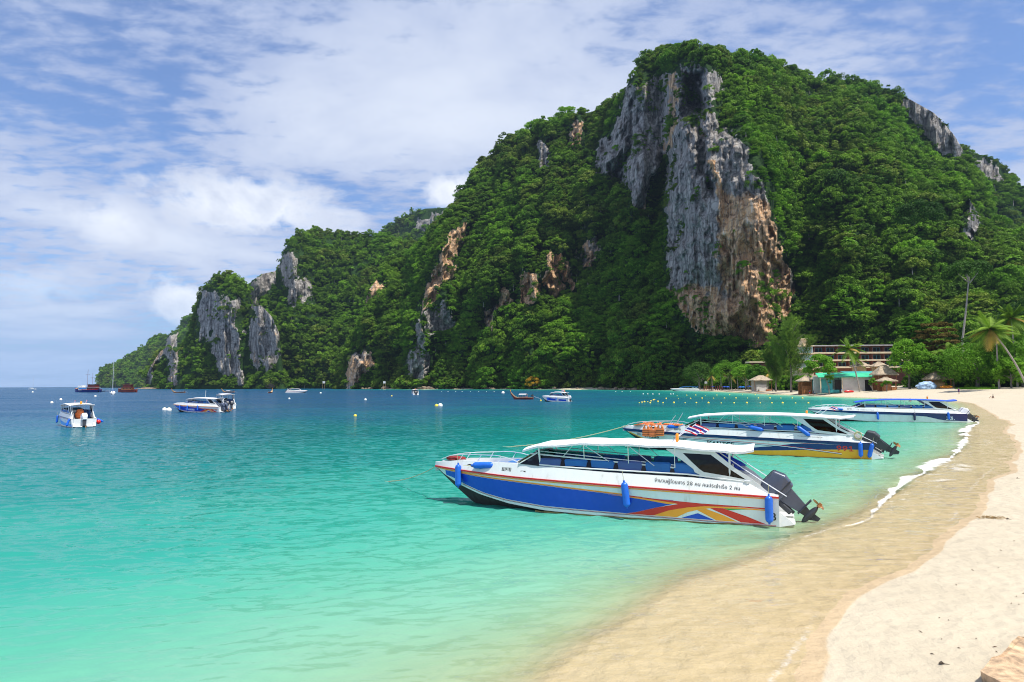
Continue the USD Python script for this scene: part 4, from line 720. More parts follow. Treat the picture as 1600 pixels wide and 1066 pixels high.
    # bow fittings
    if detail:
        for sgn in (1, -1):
            q = np.linspace(9.1, 12.7, 9); zz = zco(q) + I_(q, [9.1, 9.8, 12.2, 12.7], [.06, .26, .22, .10])
            rl = pt('bow_rail', tube(np.stack([q, sgn * np.maximum(bco(q) - .06, .02), zz], -1), .016, 6), steel, smooth=40)
            for a in (9.8, 10.7, 11.6): pt('rail_stanchion', tube([(a + .15, sgn * (float(bco(a)) - .05), float(zco(a))), (a, sgn * (float(bco(a)) - .06), float(I_(a, q, zz)))], .014, 5), steel, rl)
            pt('deck_opening', decal(sg.Polygon([(11.55, 1.46), (11.25, 1.60), (10.75, 1.60), (10.55, 1.47)]), .006) if sgn > 0 else mirror(decal(sg.Polygon([(11.55, 1.46), (11.25, 1.60), (10.75, 1.60), (10.55, 1.47)]), .006)), rubber)
            if sgn > 0:
                vt = pt('vent_grille', decal(sg.box(9.32, 1.44, 9.72, 1.57), .006), rubber)
                for a in np.arange(9.35, 9.71, .06): pt('vent_slat', decal(sg.box(a, 1.45, a + .025, 1.56), .010), gel, vt)
                pt('exhaust_port', decal(sg.box(8.72, 1.42, 8.92, 1.49), .006), rubber)
        for sgn in (1, -1): pt('bow_cushion', box(1.5, .42, .16, (10.0, sgn * .62, 1.50), bevel=.05), vinyl)
        pt('bow_cushion', box(.5, 1.2, .14, (9.45, 0, 1.66), bevel=.05), vinyl)
        cl = pt('bow_cleat', cat(box(.26, .04, .04, (12.55, 0, 1.62), bevel=.012), box(.05, .05, .10, (12.55, 0, 1.57))), steel)
        pt('mooring_cleat', cat(box(.2, .035, .035, (.95, 1.16, 1.46), bevel=.01), box(.04, .04, .08, (.95, 1.16, 1.41))), steel)
    for (my, tilt, mt) in motors: outboard(t, (.05, my, 1.20), tilt, mt)
    if extra: extra(t, pt)
    return dict(t=t, loc=np.array(loc, float), u=np.array([heading[0], heading[1], 0]) / math.hypot(*heading[:2]), k=k)
def on_boat(b, s, y, z):
    u = b['u']; n = np.array([-u[1], u[0], 0]); return b['loc'] + u * s * b['k'] + n * y + np.array([0, 0, z])

# ---- liveries
def line(z_of, s0, s1, w): return band(lambda s: z_of(s) - w / 2, lambda s: z_of(s) + w / 2, s0, s1)
bt = lambda s: I_(s, [0, 2.5, 4.5, 8, 10.8, 12.7], [.66, .70, .76, 1.0, 1.15, 1.30])          # top of the coloured field
bb = lambda s: I_(s, [0, 2.4, 4.5, 8, 9.6, 10.6, 11.5, 12.3], [.10, .13, .17, .25, .38, .54, .80, 1.08])
def swoosh_livery(name_poly=None, script=None):
    f = band(bb, bt, 3.2, 12.45)
    tail = sg.Polygon([(3.2, float(bb(3.2))), (3.2, float(bt(3.2))), (4.0, float(bt(4.0))), (4.0, float(bb(4.0)))])
    blue = f.union(tail)
    red = sg.Polygon([(4.55, .765), (3.6, .72), (2.4, .66), (.3, .615), (.3, .66), (2.6, .715), (3.9, .735), (4.6, .775)])
    arc_o = sg.Polygon([(4.05, .16), (3.55, .36), (2.95, .50), (2.3, .585), (1.3, .60), (.3, .57), (.3, .535), (1.2, .555), (2.0, .545), (2.5, .46), (2.9, .34), (3.25, .15)])
    leg_o = sg.Polygon([(2.62, .46), (2.30, .50), (1.70, .30), (1.30, .12), (1.95, .12), (2.25, .27)])
    leg_r = sg.Polygon([(2.20, .54), (1.75, .55), (1.0, .32), (.42, .10), (1.18, .11), (1.62, .30)])
    tri = sg.Polygon([(3.10, .14), (2.55, .33), (2.02, .125)])
    grn = sg.Polygon([(1.95, .548), (1.3, .556), (.75, .545), (1.15, .535), (1.6, .49)])
    red2 = sg.Polygon([(5.6, .805), (4.2, .71), (3.2, .60), (3.9, .45), (4.6, .25), (5.0, .17), (4.05, .16), (3.5, .37), (2.9, .50), (2.3, .585), (1.2, .61), (.3, .58), (.3, .625), (2.4, .665), (3.6, .72), (4.6, .785)])
    oin = sg.Polygon([(5.4, .80), (4.4, .70), (3.55, .585), (3.2, .62), (3.9, .69), (4.6, .76)])
    blue = blue.difference(red2.buffer(.004)).difference(oin.buffer(.004))
    blue = blue.difference(sg.box(0, 0, 3.18, 2)).intersection(sg.box(3.35, -1, 13, 3))
    blue = blue.difference(sg.Polygon([(3.35, .60), (3.2, .62), (3.2, .10), (5.0, .10), (5.0, .17), (4.6, .25), (3.9, .45)]))
    d = [('blue_field', blue_p, [blue]), ('red_swoosh', red_p, [red2.difference(oin)]), ('orange_swoosh', orange_p, [arc_o, oin]), ('orange_leg', orange_p, [leg_o.difference(arc_o.buffer(.004))]), ('red_leg', red_p, [leg_r.difference(arc_o.buffer(.004)).difference(leg_o.buffer(.004))]),
         ('blue_triangle', blue_p, [tri.difference(leg_o.buffer(.004))]), ('green_flash', green_p, [grn.difference(arc_o.buffer(.004)).difference(leg_r.buffer(.004))]),
         ('orange_line', orange_p, [line(lambda s: bt(s) + .045, 5.0, 12.6, .035), line(lambda s: zsh(s) - .065, .2, 12.9, .035)]),
         ('red_line', red_p, [line(lambda s: bt(s) + .02, 4.4, 12.6, .016), line(lambda s: bb(s) - .03, .1, 11.6, .014)]),
         ('thin_blue_line', navy_p, [line(lambda s: bb(s) - .055, .1, 11.6, .014)]),
         ('light_blue_line', lightblue_p, [line(lambda s: zsh(s) + .10, .5, 9.6, .016)]),
         ]
    return d
B1_H = (-0.93741, 0.34823)
n1 = np.array([.34823, .93741, 0]); b1_loc = np.array([8.606, 22.396, 0]) + 1.25 * n1
def b1_extra(t, pt):
    cap = decal(glyphs(THAI_CAPACITY, .0041, 3.98, 1.33, .058), .022); pt('passenger_capacity_lettering', cap, black_p)
    pt('hull_letter', latin('B', .24, .30, .24, bold=True), black_p)
    thai_flag(t, (3.5, .35, 2.6), (2.85, .45, 3.22), .42, .26, .3); thai_flag(t, (3.55, -.1, 2.6), (2.65, .1, 3.26), .46, .28, .35)
    pt('flag_ribbon', box(.10, .16, .30, (3.28, .4, 2.78), bevel=.03), ribbon)
    pt('flag_bracket', cat(box(.5, .05, .05, (3.5, .12, 2.60), bevel=.015), box(.05, .6, .05, (3.55, .12, 2.58), bevel=.015)), steel)
    pt('bow_bundle', crumple((12.05, .05, 1.74), (.42, .22, .10), 5), plain('dark_red_cloth', (.22, .02, .02), .9))
    for sgn in (1, -1): pt('wing_stripe', panel(sg.Polygon([(1.9, 2.2), (1.2, 1.86), (1.0, 1.72), (1.25, 1.70), (1.9, 1.9)]), sgn * 1.04 - .004, .008), blue_p) if sgn < 0 else None
def crumple(at, r, seed):
    m_ = trimesh.creation.icosphere(3, 1.0); v = m_.vertices; v = v * (1 + .5 * (meshkit.fbm(v * 2.2 + seed, 3, seed) - .5))[:, None]
    m_.vertices = v * np.array(r) + np.array(at); return m_
liv1 = dict(rail=red_p, decals=swoosh_livery(), wing2=grey_p, wingglass2=blue_p)
boat1 = speedboat('speedboat', 'nearest white speedboat, deep blue hull with red and orange swooshes, grey outboard tilted up', 'large speedboats moored off the beach', b1_loc, B1_H, 13.0, liv1, cloth_w, [(0.0, math.radians(47), motor_g)], extra=b1_extra)
# second boat: white hull, navy sheer band, amber stern
amb = sg.Polygon([(0.0, .60), (.9, .58), (2.4, .50), (4.2, .36), (6.4, .22), (7.6, .15), (7.6, .03), (0, .03)])
nav = sg.Polygon([(0.0, .86), (2.9, .86), (3.6, .80), (4.6, .60), (5.6, .46), (8.2, .28), (10.2, .30), (8.2, .21), (6.4, .225), (4.2, .365), (2.4, .505), (.9, .585), (0, .605)])
bowk = sg.Polygon([(12.55, 1.20), (11.8, .84), (10.8, .56), (9.6, .34), (8.8, .24), (8.8, .16), (9.6, .225), (10.8, .465), (11.8, .765), (12.6, 1.125)])
swr = lambda s: I_(s, [.9, 2.4, 4.2, 6.4, 9.0, 12.6], [.30, .50, .70, .84, .98, 1.20])
liv2 = dict(rail=navy_p, sag=.0, decals=[('amber_stern', amber_p, [amb]), ('navy_swoosh', navy_p, [nav]), ('amber_bow', amber_p, [bowk]),
    ('navy_band', navy_p, [band(lambda s: zsh(s) - .16, lambda s: zsh(s) - .03, 0, 12.9), band(lambda s: zsh(s) + .04, lambda s: zsh(s) + .075, 0, 12.7)])])
liv2['decals'] += [('red_stripe', red_p, [line(lambda s: zsh(s) - .19, 0.2, 12.7, .022)])]
def b2_extra(t, pt):
    for off, mt in ((.0, red_p), (-.045, flag_w), (-.085, navy_p)):
        d_ = decal(line(lambda s: swr(s) + off, 1.3, 9.5, .03), .008); pt('swoosh_line', d_, mt); pt('swoosh_line', mirror(d_), mt)
    pt('boat_name_lettering', latin('K', .34, 7.95, .50, .02, skew=.25), black_p)
    pt('boat_name_lettering', latin('ANTEE', .27, 7.68, .50, .02, skew=.25), black_p)
    pt('thai_name_lettering', decal(glyphs(THAI_NAME, .0086, 11.55, .86, .05), .016), black_p)
    pt('registration_lettering', latin('2461', .07, 12.05, 1.06, .05), black_p); pt('registration_lettering', latin('00831', .07, 12.05, .97, .05), black_p)
    pt('club_badge', latin('SEA', .08, 9.75, .86, .03), red_p); pt('club_badge', latin('PHUKET', .09, 9.45, .80, .03, skew=.2), black_p)
    pt('passenger_notice', decal(glyphs(THAI_CAPACITY, .0017, 3.3, 1.30, .05), .016), black_p)
    pt('hull_number', latin('991', .30, 1.55, .50, .03), red_p)
    thai_flag(t, (2.95, -.2, 2.6), (2.2, -.1, 3.2), .36, .24, .3); pt('flag_pole_bare', tube([(2.7, -.25, 2.55), (1.9, -.25, 3.25)], .013, 5), steel)
    pt('flag_ribbon', box(.10, .14, .26, (2.95, -.15, 2.75), bevel=.03), ribbon)
    pt('antenna', tube([(10.2, .3, 1.7), (9.75, .3, 2.45)], .014, 5), gel); pt('antenna', tube([(9.9, -.2, 1.7), (9.45, -.2, 2.6)], .014, 5), gel)
    co = [(.55 + .16 * math.cos(a), 1.18 + .05 * math.sin(a * .33), 1.50 + .20 * math.sin(a) - .004 * a) for a in np.linspace(0, 30, 120)]
    pt('rope_coil', tube(co, .018, 5), rope_m)
v2 = np.array([(8.40 - 21.717) , (49.3 - 41.688)]); v2 = v2 / np.linalg.norm(v2); n2 = np.array([-v2[1], v2[0], 0]); n2 = n2 if n2[1] > 0 else -n2
boat2 = speedboat('speedboat', 'white speedboat with amber stern, orange life vests on its bow', 'large speedboats moored off the beach', np.array([21.72, 41.69, 0]) + 1.2 * n2, v2, 16.3, liv2, cloth_w, [(.35, math.radians(58), motor_d), (-.4, math.radians(58), motor_d)], roofmax=2.72, extra=b2_extra)
# third boat: navy band, blue canopy
liv3 = dict(rail=navy_p, sag=.0, decals=[('navy_band', navy_p, [band(lambda s: zsh(s) - I_(s, [0, 9, 12.8], [.30, .26, .10]), lambda s: zsh(s) - .03, 0, 12.8)]),
    ('navy_stern', navy_p, [sg.Polygon([(0, .80), (4.6, .84), (3.2, .68), (2.2, .36), (1.6, .24), (.0, .20)])]), ('light_blue_line', lightblue_p, [line(lambda s: zsh(s) - .33, 3.2, 12.4, .018)])])
def b3_extra(t, pt):
    pt('hull_number', latin('33.', .34, 1.7, .34, .0), flag_w)
    pt('side_lettering', latin('SPEED BOAT TOUR', .09, 8.6, 1.38, .03), grey_p)
    pt('flag_ribbon', box(.12, .16, .3, (2.9, .2, 2.85), bevel=.03), ribbon); pt('flag_pole_bare', tube([(2.9, .2, 2.6), (2.9, .2, 3.2)], .013, 5), steel)
v3 = np.array([35.8 - 51.9, 82.8 - 78.4]); e3 = at_y(1264, 637, 84.5)
v3 = np.array([e3[0] - 52.3, e3[1] - 79.3]); L3 = float(np.linalg.norm(v3)); v3 = v3 / L3; n3 = np.array([-v3[1], v3[0], 0]); n3 = n3 if n3[1] > 0 else -n3
boat3 = speedboat('speedboat', 'white speedboat with navy band and bright blue canopy, moored farthest along the beach', 'large speedboats moored off the beach', np.array([51.94, 78.38, 0]) + 1.2 * n3, v3, min(L3, 18.5), liv3, cloth_b, [(.4, math.radians(50), motor_w), (-.4, math.radians(50), motor_w)], roofmax=2.72, extra=b3_extra)
print('L3', L3)

# ---- fenders: each hangs from or lies on its boat
def make_fender(label, mat, loc, group, rot):
    t = thing('fender', label, 'boat fender', loc, 0, group, rot)
    prof = np.array([(0.0, -.42), (.05, -.42), (.10, -.38), (.125, -.32), (.125, .32), (.10, .38), (.05, .42), (0.0, .42)])
    obj('fender_body', trimesh.creation.revolve(prof, sections=16), mat, t, smooth=45)
    obj('fender_eye', cat(trimesh.creation.cylinder(.035, .08, sections=10).apply_translation((0, 0, .45)), trimesh.creation.cylinder(.035, .06, sections=10).apply_translation((0, 0, -.44))), mat, t, smooth=40)
    obj('fender_rope', tube([(0, 0, .46), (0, .03, .62), (0, .08, .8)], .010, 5), rope_m, t)
    return t
def fender(label, b, s, y, z, rot, mat='blue', group=None):
    global F_B, F_K
    p = on_boat(b, s, y, z); src = F_B if mat == 'blue' else F_K
    h = math.degrees(math.atan2(b['u'][1], b['u'][0])); rot = (rot[0], rot[1], h + rot[2])
    if src is None:
        src = make_fender(label, fender_b if mat == 'blue' else fender_k, p, group, rot)
        if mat == 'blue': F_B = src
        else: F_K = src
    else: copy_of(src, label, p, rot=rot, group=group)
F_B = F_K = None
gA = 'blue fenders of the nearest speedboat'
fender('blue fender hanging upright under the bow of the nearest speedboat', boat1, 11.7, float(side_pt(11.7, 1.1)[1]) + .14, 1.14, (4, 2, 0), group=gA)
fender('blue fender lying along the bow deck edge of the nearest speedboat', boat1, 10.55, float(bco(10.55)) + .10, 1.60, (0, 92, 3), group=gA)
fender('blue fender hanging slightly tilted amidships on the blue hull side', boat1, 4.95, 1.42, .86, (3, 7, 0), group=gA)
fender('blue fender hanging upright at the stern corner beside the hull letter', boat1, .30, 1.42, .62, (3, 0, 0), group=gA)
gB = 'fenders of the boat with the amber stern'
fender('blue fender lying tilted on the cabin windows amidships of the amber-sterned boat', boat2, 5.3, 1.20, 1.72, (0, 78, 0), group=gB)
fender('blue fender slung diagonally across the rear windows of the amber-sterned boat', boat2, 3.0, 1.22, 1.62, (0, 52, 0), group=gB)
fender('blue fender hanging at the stern over the red number', boat2, .45, 1.42, .62, (2, 0, 0), group=gB)
fender('second blue fender at the amber stern, right against the outboard', boat2, .02, 1.34, .58, (2, -14, 0), group=gB)
fender('blue fender on the bow deck behind the flags, beside the life vests', boat2, 9.75, float(bco(9.75)) - .02, 1.66, (0, 88, 0), group=gB)
gC = 'fenders of the boat with the blue canopy'
fender('blue fender hanging amidships on the boat with the blue canopy', boat3, 7.2, 1.42, .72, (2, 3, 0), group=gC)
fender('dark navy fender on the side of the boat with the blue canopy', boat3, 4.2, 1.42, .68, (2, 0, 0), mat='dark', group=gC)
fender('blue fender at the navy stern beside the white number', boat3, 1.5, 1.42, .78, (2, 3, 0), group=gC)
fender('blue fender on the fore deck edge of the boat with the blue canopy', boat3, 10.4, 1.05, 1.52, (0, 80, 0), group=gC)

# ---- life vests on the second boat's bow
def make_vest(label, loc, rot, group):
    t = thing('life_vest', label, 'life vest', loc, 0, group, rot)
    sh = sg.Polygon([(-.25, -.32), (-.26, .1), (-.20, .32), (-.10, .34), (-.07, .20), (0, .12), (.07, .20), (.10, .34), (.20, .32), (.26, .1), (.25, -.32), (.02, -.32), (.0, .08), (-.02, -.32)]).buffer(.015)
    m_ = trimesh.creation.extrude_polygon(sh, .07, engine='earcut'); obj('vest_foam', m_, vest_o, t)
    for yy in (-.22, -.06, .06): obj('vest_strap', box(.56, .035, .012, (0, yy, .075)), vest_d, t)
    obj('vest_collar', tube([(-.16, .30, .04), (-.13, .42, .06), (0, .47, .06), (.13, .42, .06), (.16, .30, .04)], .045, 7), vest_o, t, smooth=50)
    return t
h2 = math.degrees(math.atan2(v2[1], v2[0]))
V0 = None
spots = [(11.25, 1.18, 1.30, (82, 0, 176), 'orange life vest hanging over the hull side, nearest the bow'), (10.82, 1.27, 1.30, (82, 0, 184), 'second orange life vest hanging over the hull side, by the flags'), (10.4, 1.33, 1.36, (84, 0, 179), 'third orange life vest hanging over the hull side, behind the flags'),
         (11.9, .25, 1.72, (8, 4, 80), 'orange life vest spread flat at the tip of the bow deck'), (11.45, -.35, 1.74, (-6, 8, 40), 'orange life vest lying on the far side of the bow deck'), (11.0, .25, 1.74, (6, -8, 110), 'orange life vest lying in the middle of the bow deck'), (10.5, -.5, 1.72, (4, 6, 20), 'orange life vest on the bow deck behind the hanging ones'), (10.0, .1, 1.74, (-5, 5, 95), 'orange life vest on the bow deck by the two whip aerials'), (9.6, .7, 1.74, (5, 5, 60), 'orange life vest on the bow deck right before the windscreen')]
for s, y, zz, r, lab in spots:
    p = on_boat(boat2, s, y, zz); rr = (r[0], r[1], r[2] + h2)
    if V0 is None: V0 = make_vest(lab, p, rr, 'life vests drying on the bow')
    else: copy_of(V0, lab, p, rot=rr, group='life vests drying on the bow')

# ---- mooring ropes
def sag_rope(label, a, b, sag, r=.02, n=24):
    u = np.linspace(0, 1, n)[:, None]; P = np.array(a) * (1 - u) + np.array(b) * u - np.array([0, 0, 1.0]) * (sag * 4 * u * (1 - u))
    tag(obj('mooring_rope', tube(P, r, 5), rope_m), label, 'rope', 'mooring ropes')
sag_rope('slack rope from the bow of the nearest speedboat into the sea at left', on_boat(boat1, 12.6, 0, 1.6), at_z(598, 752, -.05), .25, .018)
sag_rope('long pale rope from the amber-sterned boat slanting down into the sea', on_boat(boat2, 12.7, 0, 1.62), at_z(770, 699, -.05), .35, .028)
# ================================================================== boats farther out
def W(px, py, z=0.0): return at_z(px, py, z)
plainliv = dict(rail=navy_p, sag=.0, decals=[('light_blue_field', lightblue_p, [band(bb, lambda s: bt(s) - .25, 0, 12.0)]), ('red_line', red_p, [line(lambda s: zsh(s) - .12, .2, 12.7, .05)])])
whiteliv = dict(rail=navy_p, sag=.0, decals=[('blue_patch', blue_p, [band(lambda s: bb(s) + .1, lambda s: bt(s) - .02, 1.0, 4.6), band(lambda s: bb(s) + .12, lambda s: bt(s) - .02, 6.0, 10.4)])])
far_g = 'speedboats lying at anchor in the bay'
def far_extra(flags=True, tower=False):
    def f(t, pt):
        if flags:
            thai_flag(t, (2.2, .55, 2.5), (1.9, .6, 3.15), .34, .30, .2); thai_flag(t, (2.2, -.55, 2.5), (1.9, -.6, 3.15), .34, .30, .2)
            pt('flag_ribbon', box(.2, .2, .5, (2.2, 0, 2.75), bevel=.05), ribbon)
    return f
b4 = speedboat('speedboat', 'white speedboat seen from its stern with one white outboard, leftmost of the anchored boats', far_g, W(131, 668) , (-.70, .71), 9.6, plainliv, cloth_w, [(0, math.radians(14), motor_w)], detail=False, roofmax=2.75, extra=far_extra())
tag(obj('life_vest_heap', crumple(on_boat(b4, 2.2, .1, 1.5), (.45, .5, .55), 3), vest_o), 'heap of red orange life vests under the roof of the stern-on boat', 'life vests')
gD = 'fenders of the stern-on boat'
for s, y, zz, r, lab in ((9.0, 1.35, .8, (4, 0, 0), 'blue fender at the far left bow side of the stern-on boat'), (.6, 1.5, .62, (20, 6, 0), 'blue fender on the port quarter of the stern-on boat'), (1.0, -1.75, .75, (-62, 0, 0), 'blue fender sticking out on the right of the stern-on boat')):
    fender(lab, b4, s, y, zz, r, group=gD)
tag(obj('round_buoy', trimesh.creation.icosphere(3, .26).apply_translation(on_boat(b4, .9, -1.62, .55)), red_p, smooth=True), 'red ball fender at the right side of the stern-on boat', 'buoy')
def b5_extra(t, pt):
    pt('boat_name_lettering', latin('SOMHANNA', .30, 8.6, .42, .03), flag_w); pt('bow_emblem', decal(sg.Point(11.2, .95).buffer(.16), .007), lightblue_p); pt('hull_number', latin('95', .22, .9, .32, .02), black_p); pt('radio_mast', tube([(4.4, .2, 2.5), (4.4, .2, 3.9)], .03, 5), gel)
liv5 = dict(rail=orange_p, sag=.0, decals=swoosh_livery())
b5 = speedboat('speedboat', 'anchored speedboat with white lettering on its blue hull and dark twin outboards', far_g, W(349, 644.5), (-.965, .26), 10.6, liv5, cloth_w, [(.42, math.radians(35), motor_g), (-.42, math.radians(35), motor_g)], detail=False, extra=b5_extra)
gE = 'fenders of the anchored blue-hulled boat'
for s, lab in ((10.2, 'small blue fender nearest the bow of the anchored lettered boat'), (7.9, 'small blue fender amidships over the white lettering'), (5.2, 'small blue fender just ahead of the red swoosh of the anchored boat')):
    fender(lab, b5, s, float(bsh(s)) + .14, .82, (2, 0, 0), group=gE)
greyliv = dict(rail=gel, sag=.0, wing2=gel, decals=[('grey_band', grey_p, [band(bb, lambda s: bt(s) - .3, 0, 12)])])
b6 = speedboat('speedboat', 'grey-white speedboat half hidden behind the stern of the lettered one', far_g, W(354.5, 641.5) + np.array([-2.2, 6.5, 0]), (-.58, .81), 10.0, greyliv, cloth_w, [(.4, math.radians(20), motor_d), (-.4, math.radians(20), motor_d)], detail=False, roofmax=3.1, extra=far_extra(False))
b7 = speedboat('speedboat', 'distant white speedboat with red-edged canopy off the foot of the middle hill', far_g, W(447, 614.2), (.99, .12), 13.0, dict(rail=red_p, sag=.0, decals=[]), cloth_w, [(.3, .3, motor_d)], detail=False, seat=False)
b9 = speedboat('speedboat', 'small white speedboat seen stern-on below the grey rock pinnacle', far_g, W(650, 617.5), (-.28, .96), 9.0, plainliv, cloth_w, [(.3, .2, motor_d), (-.3, .2, motor_d)], detail=False, seat=False, extra=far_extra())
b10 = speedboat('speedboat', 'white speedboat with blue patches and low cabin near the swimming floats', far_g, W(890, 628), (-.93, .36), 7.6, whiteliv, cloth_w, [(0, .25, motor_w)], detail=False, extra=far_extra())
for s, lab in ((9.6, 'blue fender at the bow of the small blue-patched boat'), (5.6, 'blue fender amidships on the small blue-patched boat')):
    fender(lab, b10, s, float(bsh(s)) + .14, .72, (2, 0, 0), group='fenders of the blue-patched boat')
b11 = speedboat('speedboat', 'long white speedboat with light blue canopy by the row of beach posts', far_g, W(1093, 611.3), (-.995, .10), 17.0, dict(rail=red_p, sag=.0, decals=[]), plain('light_blue_cloth', (.03, .20, .55), .7), [(.3, .3, motor_d)], detail=False, seat=False)

def longtail(label, loc, heading, L, canopy=None, cargo=None, hullmat=wood_b, group='wooden longtail boats'):
    t = thing('longtail_boat', label, 'longtail boat', loc, math.atan2(heading[1], heading[0]), group)
    s = np.linspace(0, 1, 22); bw = .95 * np.sin(np.pi * np.clip(s * .86 + .14, 0, 1)) ** .75 * (1 - .2 * s); bw = np.maximum(bw, .03)
    zs = .55 + .16 * (1 - s) ** 2 + 1.9 * np.clip((s - .62) / .38, 0, 1) ** 2.2; zk = -.25 + 2.1 * np.clip((s - .72) / .28, 0, 1) ** 2.0
    x = s * L
    P = np.stack([np.stack([x, 0 * x, zk], -1), np.stack([x, bw * .72, zk + (zs - zk) * .35], -1), np.stack([x, bw, zs], -1)], 1)
    sd = sheet(P); obj('hull', cat(sd, mirror(sd), (np.array([(0, 0, zk[0]), (0, bw[0], zs[0]), (0, -bw[0], zs[0])]), np.array([[0, 1, 2]]))), hullmat, t, smooth=40)
    for sg_ in (1, -1): obj('gunwale', tube(np.stack([x, sg_ * bw, zs], -1), .05, 6), wood_t, t, smooth=40)
    obj('deck', sheet(np.stack([np.stack([x, bw * .95, zs - .16], -1), np.stack([x, -bw * .95, zs - .16], -1)], 1), flip=True), wood_t, t)
    px_ = np.array([(L * .985, 0, zs[-1] - .1), (L * 1.01, 0, zs[-1] + .35), (L * 1.0, 0, zs[-1] + .75)]); obj('prow', tube(px_, [.11, .10, .07], 8), wood_b, t, smooth=40)
    obj('prow_ribbon', tube([(L * 1.0, 0, zs[-1] + .1), (L * 1.012, 0, zs[-1] + .42)], .16, 8), ribbon, t, smooth=40)
    if canopy is not None:
        xs = np.linspace(L * .28, L * .60, 8); v = np.linspace(-1, 1, 7)
        Pz = np.stack([np.broadcast_to(xs[:, None], (8, 7)), .85 * np.broadcast_to(v[None], (8, 7)), np.broadcast_to(1.75 - .18 * v[None] ** 2, (8, 7))], -1)
        rf = obj('canopy', cat(sheet(Pz, flip=True), sheet(Pz - [0, 0, .05])), canopy, t)
        for q in (L * .29, L * .44, L * .59):
            for sg_ in (1, -1): obj('canopy_post', tube([(q, sg_ * .8, .55), (q, sg_ * .8, 1.6)], .03, 5), wood_t, t)
    if cargo is not None:
        for k, q in enumerate(np.linspace(.3, .58, 5)): obj('seat_plank', box(.35, 1.3, .12, (q * L, 0, .78), bevel=.02), cargo, t)
    eng = obj('engine', cat(box(.8, .45, .5, (L * .03, 0, 1.15), bevel=.08), trimesh.creation.cylinder(.12, .5, sections=10).apply_translation((L * .03, 0, 1.5))), motor_d, t, smooth=40)
    obj('tail_shaft', tube([(0, 0, 1.0), (-2.6, .3, .25)], .04, 6), steel, eng)
    return t
longtail('wooden longtail boat with an orange engine cover before the left rock towers', W(289, 614), (-.97, .2), 10.5, None, None)
longtail('wooden longtail boat with white canopy above the grey-white speedboat', W(366, 613.6), (-.95, .3), 10.5, cloth_w, None)
longtail('red-brown longtail boat with white canopy and tall prow, near the blue-patched speedboat', W(833, 624.5), (-.94, .34), 7.3, cloth_w, red_p, wood_d)
longtail('brown longtail boat drawn up at the edge of the far beach', W(1184, 613.8), (.99, .05), 13.6, None, red_p)
longtail('small dark longtail boat end-on left of the red-edged speedboat', W(420, 614.5), (-.1, .99), 9.0, None, None, wood_d)

def sailboat(label, loc, heading, L, mast, cover):
    t = thing('sailing_yacht', label, 'sailboat', loc, math.atan2(heading[1], heading[0]), 'anchored sailing yachts')
    s = np.linspace(0, 1, 16); b = L * .16 * np.sin(np.pi * np.clip(.18 + .82 * s, 0, 1)) ** .7; zs = .9 + .35 * s ** 2
    P = np.stack([np.stack([s * L, 0 * s, -.5 + .9 * s ** 4], -1), np.stack([s * L, b * .8, 0 * s], -1), np.stack([s * L, b, zs], -1)], 1); sd = sheet(P)
    obj('hull', cat(sd, mirror(sd), (np.array([(0, 0, -.5), (0, b[0], zs[0]), (0, -b[0], zs[0])]), np.array([[0, 1, 2]]))), gel, t, smooth=40)
    obj('deck', sheet(np.stack([np.stack([s * L, b, zs], -1), np.stack([s * L, -b, zs], -1)], 1), flip=True), gel, t)
    cb = obj('cabin', trimesh.convex.convex_hull(np.vstack([box(L * .42, L * .20, .1, (L * .52, 0, 1.0)).vertices, box(L * .30, L * .15, .1, (L * .50, 0, 1.65)).vertices])), gel, t)
    obj('cabin_window', box(L * .26, L * .185, .22, (L * .51, 0, 1.35)), rubber, cb)
    obj('mast', tube([(L * .58, 0, 1.2), (L * .58, 0, mast)], [.11, .07], 8), steel, t, smooth=40)
    obj('boom', tube([(L * .58, 0, 2.4), (L * .14, 0, 2.5)], .07, 6), steel, t); obj('sail_cover', tube([(L * .57, 0, 2.6), (L * .3, 0, 2.72), (L * .15, 0, 2.62)], [.26, .22, .12], 8), cover, t, smooth=40)
    for q in ((L * .99, 0, 1.3), (0.05, 0, 1.0), (L * .55, b.max(), 1.0), (L * .55, -b.max(), 1.0)): obj('stay', tube([q, (L * .58, 0, mast - .1)], .015, 4), steel, t)
    obj('bimini', box(L * .16, L * .2, .06, (L * .16, 0, 2.2), bevel=.02), cover, t)
sailboat('white sailing yacht with blue sail cover before the wooded headland', W(186, 616.2) + np.array([0, -6, 0]), (-.55, .83), 10.5, 20.5, cloth_b)
sailboat('tiny far-off sailing yacht alone on the horizon at left', W(44, 608.6), (.9, .4), 13.0, 24.0, gel)

